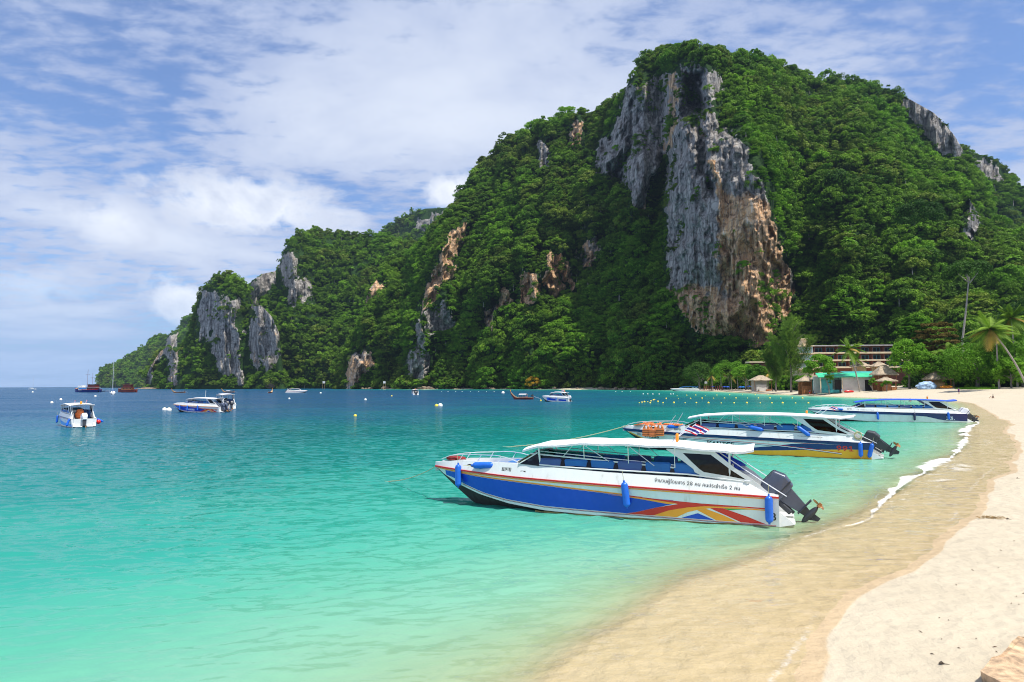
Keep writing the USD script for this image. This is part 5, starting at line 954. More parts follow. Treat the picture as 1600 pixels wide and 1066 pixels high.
def tourboat(label, loc, heading, L, style):
    t = thing('tour_ship', label, 'tour ship', loc, math.atan2(heading[1], heading[0]), 'wooden tour ships anchored off the headland')
    s = np.linspace(0, 1, 18); b = L * .13 * np.sin(np.pi * np.clip(.22 + .78 * s, 0, 1)) ** .6; zs = 1.9 + 1.2 * s ** 3 + .5 * (1 - s) ** 3
    P = np.stack([np.stack([s * L, 0 * s, -.6 + 2.0 * s ** 5], -1), np.stack([s * L, b * .8, .2 + 0 * s], -1), np.stack([s * L, b, zs], -1)], 1); sd = sheet(P)
    hm = navy_p if style else wood_d
    obj('hull', cat(sd, mirror(sd), (np.array([(0, 0, -.6), (0, b[0], zs[0]), (0, -b[0], zs[0])]), np.array([[0, 1, 2]]))), hm, t, smooth=40)
    obj('deck', sheet(np.stack([np.stack([s * L, b, zs - .3], -1), np.stack([s * L, -b, zs - .3], -1)], 1), flip=True), wood_b, t)
    for sg_ in (1, -1): obj('rail', tube(np.stack([s * L, sg_ * b, zs + .05], -1), .10, 6), wood_b if not style else red_p, t)
    w = b.max() * 1.7
    if style:
        obj('lower_cabin', box(L * .34, w, 2.2, (L * .28, 0, 2.9), bevel=.05), wood_d, t); obj('lower_saloon', box(L * .36, w, 2.0, (L * .60, 0, 2.8), bevel=.05), gel, t)
        obj('blue_awning', box(L * .30, w * 1.05, 1.2, (L * .60, 0, 3.2), bevel=.05), lightblue_p, t)
        obj('upper_deck', box(L * .78, w * 1.1, .15, (L * .46, 0, 4.1)), gel, t); obj('upper_cabin', box(L * .28, w * .9, 2.2, (L * .26, 0, 5.2), bevel=.05), wood_d, t)
        obj('roof', box(L * .34, w * 1.05, .25, (L * .26, 0, 6.45), bevel=.05), rubber, t); obj('wheelhouse', box(L * .16, w * .8, 1.6, (L * .72, 0, 4.9), bevel=.05), gel, t); obj('bow_cargo', crumple((L * .88, 0, 2.8), (1.6, 1.3, .9), 8), wood_t, t)
        for q, hgt in ((L * .50, 19), (L * .30, 16)):
            m_ = obj('mast', tube([(q, 0, 4.1), (q, 0, hgt)], [.14, .07], 7), wood_d, t); obj('yard', tube([(q, -2.4, hgt * .78), (q, 2.4, hgt * .78)], .06, 5), wood_d, m_)
            obj('cross_spar', tube([(q - 1.9, 0, hgt * .78), (q + 1.9, 0, hgt * .78)], .06, 5), wood_d, m_)
    else:
        obj('lower_cabin', box(L * .55, w, 2.0, (L * .48, 0, 2.9), bevel=.05), wood_b, t); obj('upper_deck', box(L * .66, w * 1.1, .15, (L * .48, 0, 4.0)), wood_d, t)
        obj('upper_cabin', box(L * .42, w * .9, 1.8, (L * .46, 0, 5.0), bevel=.05), wood_d, t); obj('roof', box(L * .52, w * 1.1, .2, (L * .46, 0, 6.1), bevel=.05), wood_d, t); obj('roof_house', box(L * .2, w * .6, 1.0, (L * .5, 0, 6.7), bevel=.05), rubber, t)
    for k, q in enumerate(np.linspace(.24, .7, 7)):
        for sg_ in (1, -1): obj('window', box(L * .04, .06, .9, (q * L, sg_ * (w / 2 + .02), 3.1), bevel=.02), rubber, t)
tourboat('two-masted tour ship, white and blue forward and dark red aft, left of the headland', W(156, 613.0), (-.985, .17), 23.5, True)
tourboat('dark red wooden tour ship right of the sailing yacht', W(213, 613.2), (-.99, .12), 15.5, False)
def dinghy(label, loc, heading, L, mat):
    t = thing('small_boat', label, 'dinghy', loc, math.atan2(heading[1], heading[0]), 'dinghies between the tour ships')
    pts = [];
    for q in (0, .5, .85, 1.0):
        bw = (.75, .8, .45, .03)[(0, .5, .85, 1.0).index(q)]; pts += [(q * L, bw, .55 + .25 * q), (q * L, -bw, .55 + .25 * q), (q * L, bw * .5, -.1), (q * L, -bw * .5, -.1)]
    obj('hull', trimesh.convex.convex_hull(np.array(pts)), mat, t); obj('outboard', box(.35, .3, .9, (-.15, 0, .7), bevel=.08), motor_d, t); obj('thwart', box(.3, 1.2, .1, (L * .45, 0, .72), bevel=.02), wood_t, t)
dinghy('dark dinghy beside the stern of the two-masted tour ship', W(156, 612.2), (1, .2), 4.5, motor_d)
dinghy('pale grey dinghy between the two-masted ship and the yacht', W(164, 612.0), (1, -.1), 4.5, grey_p)

# ---- buoys
def make_buoy(label, group, loc, r, mat, name='buoy'):
    t = thing(name, label, 'buoy', loc, 0, group)
    obj('float', trimesh.creation.icosphere(3, r).apply_translation((0, 0, r * .35)), mat, t, smooth=True); obj('eyelet', trimesh.creation.torus(r * .22, r * .07, 10, 6).apply_translation((0, 0, r * 1.38)), rope_m, t)
    return t
yellow = plain('buoy_yellow', (.82, .60, .05), .5, vary=.1); whiteb = plain('buoy_white', (.80, .79, .72), .5, vary=.1)
lab = 'small yellow float on the swimming area line off the far beach'
ypts = [(1036, 630), (1053, 630), (1070.5, 630), (1088, 630), (1107, 630.2), (1127, 630.3), (1147, 630.3), (1167, 630.3), (1188, 630.3), (1206, 630.3), (1223, 630.4), (1243, 630.4), (1263, 630.5), (1041, 623.4), (1060, 623.4), (1079, 623.2), (1097, 623), (1115, 622.8), (1132, 622.6), (1150, 622.6), (1168, 622.6), (1185, 622.6), (1203, 622.6), (1220, 622.6), (1238, 622.6), (1254, 622.8),
        (999, 630), (1003, 629.4), (1007, 628.6), (1012, 628.2), (1017, 627.2), (1021, 625.6), (1023, 624.6), (1016, 630.2), (1028, 628.2), (1058, 618.6), (1073, 618.2), (1087, 618), (1102, 618.3), (1120, 618), (1140, 617.6), (1160, 617.5), (1180, 617.4), (1200, 617.2)]
Y0 = None
for k, (a, b) in enumerate(ypts):
    p = W(a, b)
    if Y0 is None: Y0 = make_buoy(lab, 'yellow floats of the swimming area', p, .20, yellow)
    else: copy_of(Y0, lab, p, scale=1.0 + .25 * math.sin(k * 2.1), group='yellow floats of the swimming area')
wl = 'small white float in the line along the foot of the mountain'
W0 = None
for k, a in enumerate([690, 700, 712, 722, 735, 748, 760, 772, 962, 972, 985, 1005, 1012, 1020, 1030, 1048, 1052]):
    p = W(a, 612.3 + .15 * math.sin(k) + (4.0 if a > 1000 else 0))
    if W0 is None: W0 = make_buoy(wl, 'white floats below the mountain', p, .26, whiteb)
    else: copy_of(W0, wl, p, group='white floats below the mountain')
for a, b, sc, lab, yl in ((257, 641.5, 1.6, 'left of two white buoys off the bow of the lettered speedboat', 0), (264, 642.3, 1.8, 'right of two white buoys off the bow of the lettered speedboat', 0), (95, 625.2, 1.7, 'white buoy on open water above the stern-on speedboat', 0), (81, 630, 1.5, 'dull white buoy left above the stern-on speedboat', 0), (149, 620, 1.9, 'flat white buoy below the two-masted tour ship', 0), (51, 613.4, 2.6, 'white buoy just under the tiny far-off yacht', 0),
                          (452, 623.6, 1.3, 'white buoy on open water below the red-edged speedboat', 0), (501, 614.8, 2.0, 'white buoy right of the red-edged speedboat', 0), (571, 625.5, 1.5, 'white buoy in mid bay left of the small stern-on boat', 0), (555, 650.8, 1.2, 'yellow buoy alone on the dark blue water', 1), (612, 619.4, 1.6, 'yellow buoy left of the small stern-on boat', 1), (682, 635.2, 1.9, 'left, yellow half of the twin buoy in the bay', 1), (688, 635.2, 1.9, 'right, white half of the twin buoy in the bay', 0), (845, 626.6, 1.3, 'pale yellow buoy at the bow line of the blue-patched boat', 1), (786, 614.8, 3.0, 'big white buoy left above the red-brown longtail', 0), (367, 631.5, 1.0, 'small white buoy right of the grey-white speedboat', 0)):
    copy_of(Y0 if yl else W0, lab, W(a, b), scale=sc, group='mooring buoys in the bay')
# ================================================================== the far beach: resort, huts, trees, people
def gz(x, y): return float(sand_z(np.array([x]), np.array([y]))[0])
def ground(px, Y):
    p = at_y(px, 600, Y); return np.array([p[0], Y, gz(p[0], Y)])
def hz(py, px, Y): return float(at_y(px, py, Y)[2])              # height that shows at that row of the photo
brick_r = plain('terracotta_wall', (.20, .075, .05), .85, vary=.2, scale=1); cream = plain('cream_render', (.62, .50, .33), .85, vary=.12, scale=.6); pale_wall = plain('pale_wall', (.58, .56, .52), .9, vary=.12, scale=.5); teal = plain('teal_paint', (.03, .30, .30), .5, vary=.12, scale=.8); teal_f = plain('teal_frame', (.09, .24, .27), .5)
roof_grey = plain('grey_roofing', (.34, .32, .31), .85, vary=.2, scale=.5); roof_green = plain('green_roof_sheet', (.035, .42, .22), .45, vary=.15, scale=.6); thatch = plain('dry_thatch', (.34, .27, .19), .95, vary=.4, scale=1.4, bump=.08); dark_in = plain('dark_interior', (.02, .018, .016), .9)
win_dark = pane_material('hotel_window', (.04, .07, .08))
# ---- hotel
HY = 318.0
c0 = at_y(1272, 560, HY)[0]; c1 = at_y(1418, 560, HY)[0]; hw = c1 - c0
ht = thing('hotel', 'long terracotta hotel with cream balcony bands and teal windows behind the beach', 'hotel', (c0, HY, 0))
z_r, z_a, z_b, z_c = hz(541, 1340, HY), hz(551.5, 1340, HY), hz(563, 1340, HY), hz(574, 1340, HY)
obj('wall', box(hw, 9, z_r - 4.0, (hw / 2, 4.5 + 1.6, (z_r + 4.0) / 2)), brick_r, ht)
obj('roof', box(hw + 1.6, 12.5, .55, (hw / 2, 4.9, z_r + .25), bevel=.05), roof_grey, ht)
for zz in (z_a, z_b, z_c): obj('balcony_slab', box(hw + .8, 2.6, .75, (hw / 2, .6, zz), bevel=.04), cream, ht)
for lv, (za, zb) in enumerate(((z_a + .4, z_r - .1), (z_b + .4, z_a - .4), (z_c + .4, z_b - .4))):
    for k in range(8):
        cx = (k + .5) * hw / 8; w_, h_ = hw / 8 * .66, (zb - za) * .78; zc_ = za + h_ / 2 + .05
        fr = trimesh.creation.extrude_polygon(sg.box(-w_ / 2, -h_ / 2, w_ / 2, h_ / 2).difference(shapely.union_all([sg.box(-w_ / 2 + .25, -h_ / 2 + .15, -.12, h_ / 2 - .2), sg.box(.12, -h_ / 2 + .15, w_ / 2 - .25, h_ / 2 - .2)])), .18, engine='earcut')
        fr.apply_transform(np.array([[1, 0, 0, cx], [0, 0, 1, 1.42], [0, 1, 0, zc_], [0, 0, 0, 1.0]])); f = obj('window', fr, teal_f, ht)
        for sx in (-1, 1): obj('pane', box(w_ / 2 - .36, .04, h_ - .34, (cx + sx * (w_ / 4 - .065), 1.56, zc_)), rubber, f)
    for k in range(9): obj('pillar', box(.35, 1.9, zb - za, (np.clip(k * hw / 8, .2, hw - .2), .75, (za + zb) / 2)), brick_r, ht)
tw = thing('glass_tower', 'cream and glass stair tower at the left end of the hotel', 'building', (at_y(1246, 560, HY - 2)[0], HY - 2, 0))
wt = at_y(1272, 560, HY - 2)[0] - at_y(1246, 560, HY - 2)[0]; zt = hz(541, 1260, HY)
obj('core', box(wt, 8, zt - 3, (wt / 2, 5, (zt + 3) / 2)), cream, tw)
for k in range(4): obj('floor_slab', box(wt + .6, 9, .5, (wt / 2, 4.6, zt - k * 3.6), bevel=.04), cream, tw)
for k in range(3):
    for q in range(6): obj('pane', box(wt / 6 - .25, .08, 2.7, ((q + .5) * wt / 6, .9, zt - 1.85 - k * 3.6)), plain('pale_green_glass', (.30, .42, .42), .1, spec=.8) if (k, q) == (0, 0) else LK + 'pale_green_glass', tw)
    for q in range(7): obj('mullion', box(.14, .14, 3.1, (np.clip(q * wt / 6, .1, wt - .1), .82, zt - 1.8 - k * 3.6)), pale_wall, tw)
obj('roof_room', box(wt * .45, 4, 3.0, (wt * .7, 5, zt + 1.7), bevel=.05), cream, tw); obj('roof_room_slab', box(wt * .6, 5, .4, (wt * .68, 5, zt + 3.4), bevel=.05), cream, tw)
uy = 385.0; ua, ub = at_y(1172, 566, uy)[0], at_y(1204, 566, uy)[0]; uz = hz(566, 1188, uy)
up_ = thing('terrace_house', 'small flat-roofed terracotta house among the trees left of the casuarina', 'house', (ua, uy, 0))
obj('roof', box(ub - ua + 1, 7, .8, ((ub - ua) / 2, 3, uz), bevel=.05), cream, up_); obj('wall', box(ub - ua - 1.5, 5.5, uz - 3, ((ub - ua) / 2 + .8, 3.2, (uz + 3) / 2 - .4)), brick_r, up_); obj('window', box(2.0, .1, 1.5, ((ub - ua) * .45, .38, uz - 1.9)), rubber, up_)
# ---- green-roofed beach bar
gy = 246.0; ga, gb = at_y(1280, 590, gy)[0], at_y(1369, 590, gy)[0]; g0 = gz((ga + gb) / 2, gy); gtop, gedge = hz(582.5, 1330, gy + 4), hz(589, 1330, gy)
gr = thing('beach_bar', 'low pale beach bar with a bright green sheet roof', 'beach bar', (ga, gy, 0)); gw = gb - ga
rp = np.array([(-.8, -1.2, gedge), (gw + .5, -1.2, gedge), (gw - .2, 4.5, gtop), (.6, 4.5, gtop), (-.8, -1.2, gedge - .18), (gw + .5, -1.2, gedge - .18), (gw - .2, 4.5, gtop - .18), (.6, 4.5, gtop - .18)]); obj('roof', trimesh.convex.convex_hull(rp), roof_green, gr)
obj('wall', box(gw * .58, .3, gedge - g0 + .2, (gw * .68, .2, (gedge + g0) / 2 - .1)), pale_wall, gr); obj('wall', box(gw, .3, gedge - g0 + .6, (gw / 2, 5, (gedge + g0) / 2)), pale_wall, gr)
obj('teal_screen', box(gw * .2, .15, (gedge - g0) * .8, (gw * .13, .1, (gedge + g0) / 2 - .3)), teal, gr); obj('teal_counter', box(gw * .30, .6, 1.0, (gw * .18, -.4, g0 + .45), bevel=.03), teal, gr); obj('doorway', box(gw * .10, .35, (gedge - g0) * .75, (gw * .33, .25, (gedge + g0) / 2 - .35)), dark_in, gr)
for q in (0.0, .38, .94): obj('post', box(.3, .3, gedge - g0, (gw * q + .1, -.7, (gedge + g0) / 2)), cream, gr)
obj('wall_panel', box(gw * .16, .3, (gedge - g0) * .7, (gw * .88, .1, (gedge + g0) / 2 - .3)), dark_in, gr)
cp = thing('green_side_roof', 'dark teal awning roof behind the right end of the green-roofed bar', 'awning', (at_y(1322, 580, gy + 9)[0], gy + 9, 0)); obj('awning', trimesh.convex.convex_hull(np.array([(0, 0, hz(583, 1340, gy + 9)), (12, 0, hz(583, 1340, gy + 9)), (12, 5, hz(580, 1340, gy + 9)), (0, 5, hz(580, 1340, gy + 9)), (0, 0, hz(584, 1340, gy + 9)), (12, 0, hz(584, 1340, gy + 9))])), teal, cp)
for q in (.4, 11.6): obj('post', box(.25, .25, hz(583, 1340, gy + 9) - 2.5, (q, .4, (hz(583, 1340, gy + 9) + 2.5) / 2)), wood_b, cp)

def hut(label, pxa, pxb, pytop, pyeave, Y, walls=pale_wall, open_front=True, hip=.35, tilt=0.0, nm='thatched_hut'):
    xa, xb = at_y(pxa, 590, Y)[0], at_y(pxb, 590, Y)[0]; w = xb - xa; d = max(4.0, w * .7); zt_, ze = hz(pytop, (pxa + pxb) / 2, Y + d / 2), hz(pyeave, (pxa + pxb) / 2, Y); g_ = gz((xa + xb) / 2, Y)
    t = thing(nm, label, 'beach hut', (xa, Y, 0))
    e = .5; n = 14; rows = []
    base = np.array([(-e, -e), (w + e, -e), (w + e, d + e), (-e, d + e)]); ridge = np.array([(w * hip, d / 2), (w * (1 - hip), d / 2), (w * (1 - hip), d / 2), (w * hip, d / 2)])
    m_ = trimesh.convex.convex_hull(np.vstack([np.c_[base, np.full(4, ze)], np.c_[base * .985, np.full(4, ze - .3)], np.c_[ridge, np.full(4, zt_)]])); 
    for _ in range(3): m_ = m_.subdivide()
    m_.vertices += ((meshkit.noise(m_.vertices * 1.6, 5) - .5) * .28)[:, None] * np.array([.6, .6, 1.0]); obj('thatch_roof', m_, thatch, t)
    obj('thatch_ridge', tube([(w * hip, d / 2, zt_ + .05), (w * (1 - hip) + .05, d / 2, zt_ + .05)], .18, 7), thatch, t)
    obj('back_wall', box(w * .9, .2, ze - g_ + .2, (w / 2, d * .8, (ze + g_) / 2)), walls, t)
    obj('front_wall', box(w * .55, .15, (ze - g_) * .6, (w * .42, .4, g_ + (ze - g_) * .3)), walls, t)
    for q in (.04, .96):
        for r in (.1, d * .9): obj('post', tube([(w * q, r, g_ - .2), (w * q, r, ze)], .12, 6), wood_b, t)
    obj('counter', box(w * .3, .5, 1.0, (w * .82, .2, g_ + .5), bevel=.03), wood_b, t)
    return t
hut('grey thatched hut with pale walls left of the casuarina trunk', 1178, 1206, 587, 594, 328)
hut('brown thatched shelter right of the casuarina trunk', 1252, 1276, 588, 595, 258, walls=wood_b)
hut('thatched lean-to roof joined to the left of the green-roofed bar', 1274, 1298, 583, 592, 254, walls=teal)
hut('tall ragged thatched bar with wooden poles right of the green roof', 1372, 1402, 571, 585, 240, walls=wood_b)
hut('low grey tin-and-thatch stall under the tall thatched bar', 1378, 1400, 590, 595, 234, walls=wood_b)
hut('big sloping thatched hut beside the blue tarpaulin', 1456, 1487, 579, 592, 232, walls=wood_t)
hut('grey thatched pavilion in front of the hotel, left of two', 1338, 1362, 566, 572, 285, walls=cream)
hut('grey thatched pavilion in front of the hotel, right of two', 1368, 1388, 566, 572, 287, walls=cream)
tp = ground(1447, 228); tag(obj('tarpaulin_pile', crumple(tp + np.array([0, 0, 1.0]), (3.2, 1.6, 1.7), 21), plain('blue_white_tarpaulin', (.28, .42, .72), .6, vary=.75, scale=.8)), 'pile covered with blue and white tarpaulin under the trees', 'tarpaulin')
tp = ground(1478, 229); tag(obj('canoe', trimesh.creation.icosphere(3, 1.0).apply_scale((2.2, .5, .45)).apply_translation(tp + np.array([0, 0, .5])), orange_p, smooth=True), 'orange canoe lying before the big thatched hut', 'canoe')
tp = ground(1326, 244); tag(obj('red_kayak', trimesh.creation.icosphere(3, 1.0).apply_scale((1.8, .5, .45)).apply_translation(tp + np.array([0, 0, .4])), red_p, smooth=True), 'red kayak lying before the wall of the green-roofed bar', 'kayak')
# ---- umbrellas, posts, notice boards
def umbrella(label, px, Y, col, s=1.0):
    p = ground(px, Y); t = thing('beach_umbrella', label, 'umbrella', p, 0, 'umbrellas on the far beach', scale=s)
    th_ = np.linspace(0, 2 * np.pi, 17)[:-1]; v = [(0, 0, 2.5)] + [(1.3 * math.cos(a), 1.3 * math.sin(a), 2.05 - .06 * (k % 2)) for k, a in enumerate(th_)]; f = [(0, 1 + k, 1 + (k + 1) % 16) for k in range(16)]
    obj('canopy', trimesh.Trimesh(np.array(v), np.array(f), process=False), col, t); obj('pole', tube([(0, 0, -.1), (0, 0, 2.5)], .03, 6), gel, t)
umbrella('blue umbrella standing alone on the open sand of the far beach', 1170.5, 345, cloth_b, 1.2)
for px_, lab in ((1114, 'blue umbrella nearest the beach posts'), (1132, 'first blue umbrella in the row under the palms'), (1137, 'second blue umbrella in the row under the palms'), (1157, 'blue umbrella between the palms, right of the row'), (1161, 'lilac-blue umbrella close to the lone open one')): umbrella(lab, px_, 412 - (px_ - 1110) * 1.05, cloth_b if px_ != 1161 else lightblue_p, 1.0)
pl = 'dark wooden post of the old pier standing in the sand'
P0 = None
for k, (px_, dy) in enumerate([(1100, 0), (1103.5, 6), (1107.5, 2), (1111, 0), (1114, 8), (1118, 3), (1121, 0), (1124, 5), (1126.5, 0), (1129, 4)]):
    p = ground(px_, 424 - (px_ - 1100) * 1.1 + dy); 
    if P0 is None:
        P0 = thing('pier_post', pl, 'post', p, 0, 'old pier posts'); obj('shaft', tube([(0, 0, -1), (.04, 0, 1.2), (.0, .03, 2.4)], [.28, .26, .22], 8), wood_d, P0, smooth=40); obj('cap', trimesh.creation.cylinder(.25, .12, sections=8).apply_translation((0, .03, 2.42)), wood_b, P0)
    else: copy_of(P0, pl, p, scale=.85 + .1 * (k % 4), group='old pier posts')
for px_, py_, Y, lab in ((1103, 598, 428, 'white notice board behind the pier posts'), (506, 597.5, 900, 'white notice board on the shore below the middle hill'), (600.5, 597.5, 745, 'white notice board at the foot of the mountain left of the pinnacle')):
    p = at_y(px_, py_, Y); sc = Y / 350; t = thing('notice_board', lab, 'notice board', p); obj('board', box(1.3 * sc, .1, 1.1 * sc, (0, 0, 0), bevel=.03), gel, t)
    for q in (-.5, .5): obj('post', tube([(q * sc, .1, -3.4 * sc), (q * sc, .1, .4 * sc)], .07 * sc, 6), wood_t, t)

# ---- people
skin = plain('skin', (.45, .26, .17), .6); hair_m = plain('hair', (.02, .015, .012), .6)
def person(label, p, heading=0.0, shirt=None, shorts=None, walk=.18, h=1.7):
    t = thing('person', label, 'person', p, heading, 'people on the far beach', scale=h / 1.7)
    J = dict(pel=(0, 0, .93, .135), wai=(0, 0, 1.08, .125), che=(0, 0, 1.30, .145), nk=(0, 0, 1.46, .055), hd=(0.02, 0, 1.575, .095), hd2=(.015, 0, 1.62, .092))
    for s in (-1, 1):
        J[f'h{s}'] = (0, s * .09, .88, .085); J[f'k{s}'] = (s * walk * .55, s * .10, .50, .058); J[f'a{s}'] = (s * walk - .04, s * .10, .09, .042); J[f't{s}'] = (s * walk + .13, s * .11, .035, .032)
        J[f's{s}'] = (0, s * .185, 1.385, .058); J[f'e{s}'] = (-s * .05, s * .245, 1.12, .042); J[f'w{s}'] = (-s * .05 + .08, s * .25, .88, .032); J[f'f{s}'] = (-s * .05 + .11, s * .24, .79, .026)
    def hull_(*ks, grow=0.0):
        vs = []
        for k in ks:
            b = trimesh.creation.icosphere(1, J[k][3] + grow); b.apply_translation(J[k][:3]); vs.append(b.vertices)
        return trimesh.convex.convex_hull(np.vstack(vs))
    import manifold3d as mf
    def man(m_): return mf.Manifold(mf.Mesh(np.asarray(m_.vertices, np.float32), np.asarray(m_.faces, np.uint32)))
    def union(ms):
        r = man(ms[0])
        for x in ms[1:]: r = r + man(x)
        return r
    bones = [('pel', 'wai'), ('wai', 'che'), ('che', 'nk'), ('nk', 'hd'), ('hd', 'hd2')]
    for s in (-1, 1): bones += [('pel', f'h{s}'), (f'h{s}', f'k{s}'), (f'k{s}', f'a{s}'), (f'a{s}', f't{s}'), ('che', f's{s}'), (f's{s}', f'e{s}'), (f'e{s}', f'w{s}'), (f'w{s}', f'f{s}')]
    obj('body', union([hull_(*b) for b in bones]), skin, t, smooth=60)
    sh_ = [('pel', 'wai')] + [('pel', f'h{s}') for s in (-1, 1)]; m_ = [hull_(*b, grow=.016) for b in sh_]
    for s in (-1, 1):
        a, b = np.array(J[f'h{s}']), np.array(J[f'k{s}']); J['mid'] = tuple(a * .35 + b * .65); m_.append(hull_(f'h{s}', 'mid', grow=.02))
    obj('shorts', union(m_), shorts or navy_p, t, smooth=60)
    if shirt is not None: obj('shirt', union([hull_('wai', 'che', grow=.018)] + [hull_('che', f's{s}', grow=.018) for s in (-1, 1)]), shirt, t, smooth=60)
    hr = trimesh.creation.icosphere(2, .102); hr.apply_translation((-.008, 0, 1.635)); hr = trimesh.intersections.slice_mesh_plane(hr, (-.5, 0, .86), (0.03, 0, 1.62)); obj('hair', hr, hair_m, t, smooth=60)
    return t
for px_, Y, lab, sh_, so_, wk in ((1249, 274, 'person in dark clothes standing on the sand before the brown thatched shelter', navy_p, black_p, .05), (1264.5, 254, 'left one of two people strolling side by side along the water', navy_p, red_p, .2), (1270.5, 251, 'right one of two people strolling side by side along the water', black_p, navy_p, .16), (1286.5, 262, 'left of two people in red shirts before the green-roofed bar', red_p, black_p, .1), (1288, 263, 'right of two people in red shirts before the green-roofed bar', red_p, navy_p, .05),
                                  (1149.5, 366, 'person in dark shorts between the pier posts and the lone umbrella', None, black_p, .05), (1207, 306, 'person walking past the grey thatched hut', black_p, black_p, .2), (1315, 243, 'person in pale blue at the teal counter of the bar', lightblue_p, gel, .05), (1421, 165, 'bare-chested person in red shorts walking above the blue canopy', None, red_p, .18), (1497.5, 190, 'person in purple standing at the edge of the tree shade', plain('purple_cloth', (.10, .03, .16), .8), plain('purple_shorts', (.08, .03, .12), .8), .06), (1128.5, 396, 'person by the right end of the pier posts', navy_p, black_p, .08)):
    person(lab, ground(px_, Y), 1.2 * math.sin(px_), sh_, so_, wk)
p = ground(1550, 163); t = thing('person', 'person in dark clothes sitting on the open sand at the right', 'person', p, 2.6, 'people on the far beach')
def seated(t):
    J = [((0, 0, .12), .14), ((-.10, 0, .42), .14), ((-.08, 0, .60), .06), ((-.05, 0, .74), .10)]
    L_ = [[((0, s * .09, .12), .09), ((.38, s * .12, .42), .06), ((.62, s * .13, .07), .045), ((.75, s * .13, .04), .035)] for s in (-1, 1)]; A_ = [[((-.1, s * .18, .52), .055), ((-.22, s * .26, .28), .04), ((-.28, s * .28, .03), .03)] for s in (-1, 1)]
    import manifold3d as mf
    r = None
    for ch in [J] + L_ + A_:
        for (a, ra), (b, rb) in zip(ch[:-1], ch[1:]):
            h_ = trimesh.convex.convex_hull(np.vstack([trimesh.creation.icosphere(1, ra).vertices + a, trimesh.creation.icosphere(1, rb).vertices + b])); q = mf.Manifold(mf.Mesh(np.asarray(h_.vertices, np.float32), np.asarray(h_.faces, np.uint32))); r = q if r is None else r + q
    obj('body', r, skin, t, smooth=60); obj('shirt', trimesh.convex.convex_hull(np.vstack([trimesh.creation.icosphere(1, .165).vertices + (0, 0, .16), trimesh.creation.icosphere(1, .165).vertices + (-.1, 0, .44)])), black_p, t, smooth=60)
    obj('hair', trimesh.creation.icosphere(2, .105).apply_translation((-.07, 0, .765)), hair_m, t, smooth=60)
seated(t)

# ---- trees
leaf_shore = leaf_material('shore_leaf', (.022, .085, .008), (.20, .40, .028)); leaf_dark = leaf_material('dark_leaf', (.010, .040, .008), (.075, .160, .020)); leaf_rust = leaf_material('rusty_leaf', (.05, .050, .012), (.30, .20, .05)); leaf_cas = leaf_material('casuarina_needles', (.06, .12, .022), (.24, .34, .08), .5); leaf_palm = leaf_material('palm_leaf', (.03, .085, .010), (.21, .33, .032)); leaf_yel = leaf_material('yellow_blossom', (.30, .16, .01), (.62, .36, .03)); leaf_dry = leaf_material('dry_palm_leaf', (.20, .13, .03), (.45, .32, .08))
def trunk_mesh(h, r, lean=(0, 0), seed=1, limbs=5, spread=3.0, crown_z=None):
    g = np.random.default_rng(seed); ms = []
    pts = np.array([(lean[0] * u ** 1.3, lean[1] * u ** 1.3, h * u) for u in np.linspace(0, 1, 7)]) + g.normal(size=(7, 3)) * [.06, .06, 0]
    ms.append(tube(pts, np.linspace(r, r * .45, 7), 8))
    for k in range(limbs):
        a = k * 2.4 + g.random(); b = pts[3 + k % 4]; e = b + np.array([math.cos(a) * spread, math.sin(a) * spread, (crown_z or h * .5) * g.uniform(.5, 1.0)]); ms.append(tube([b, (b + e) / 2 + [0, 0, .4], e], [r * .38, r * .25, r * .08], 6))
    return cat(*ms)
def broad_tree(label, px, Y, width_px, py_top, py_bot, mat, seed, layers=False, group='trees behind the far beach', lobes=46, leaves=120, size=.34, trunk_h=None, cat_='tree', name='broadleaf_tree', low=-.55):
    p = ground(px, Y); g = np.random.default_rng(seed); R = width_px / 2 / FPX * Y; zt_, zb = hz(py_top, px, Y), hz(py_bot, px, Y); Hh = (zt_ - zb)
    t = thing(name, label, cat_, p, 0, group)
    if layers:                                                     # tiered crown: flat plates of leaves
        V, Fc, nb = [], [], 0
        for L_ in range(7):
            u = L_ / 6; zz = zb + Hh * (.08 + .9 * u); rr = R * math.sin(math.pi * (.18 + .72 * (1 - u))) ** .6
            for k in range(9):
                a = k * 2 * math.pi / 9 + L_ * .7 + g.random() * .4; v, f = crown_mesh(g, rr * .42, rr * .10, 6, 60, size, flat=.3, low=-.2)
                v = v + [math.cos(a) * rr * .62, math.sin(a) * rr * .62, zz - p[2] + g.normal() * .3]; V.append(v); Fc.append(f + nb); nb += len(v)
        v, f = np.vstack(V), np.vstack(Fc)
    else:
        v, f = crown_mesh(g, R, Hh / 2, lobes, leaves, size, low=low); v = v + [0, 0, (zt_ + zb) / 2 - p[2]]
    obj('crown', (v, f), mat, t)
    th_ = trunk_h or max((zb + Hh * .45) - p[2], 1.5); obj('trunk', trunk_mesh(th_, max(.22, R * .07), (g.normal() * .5, g.normal() * .5), seed, 6, R * .5, Hh * .25), bark, t, smooth=50)
    return t
broad_tree('round bright green tree between the casuarina and the hotel', 1281, 262, 42, 557, 594, leaf_shore, 1)
broad_tree('wide green tree right of the hotel, beside the tall thatched bar', 1421, 240, 52, 535, 598, leaf_shore, 2, lobes=60)
broad_tree('tiered green almond tree above the right end of the hotel', 1432, 262, 46, 500, 545, leaf_shore, 3, layers=True)
broad_tree('rusty brown tiered almond tree', 1466, 252, 62, 507, 570, leaf_rust, 4, layers=True)
broad_tree('low round tree over the blue tarpaulin', 1449, 238, 46, 555, 596, leaf_shore, 5)
broad_tree('big spreading beach tree left of the leaning palm, its shade on the sand', 1528, 226, 92, 540, 603, leaf_shore, 6, lobes=95, leaves=120, low=-.75)
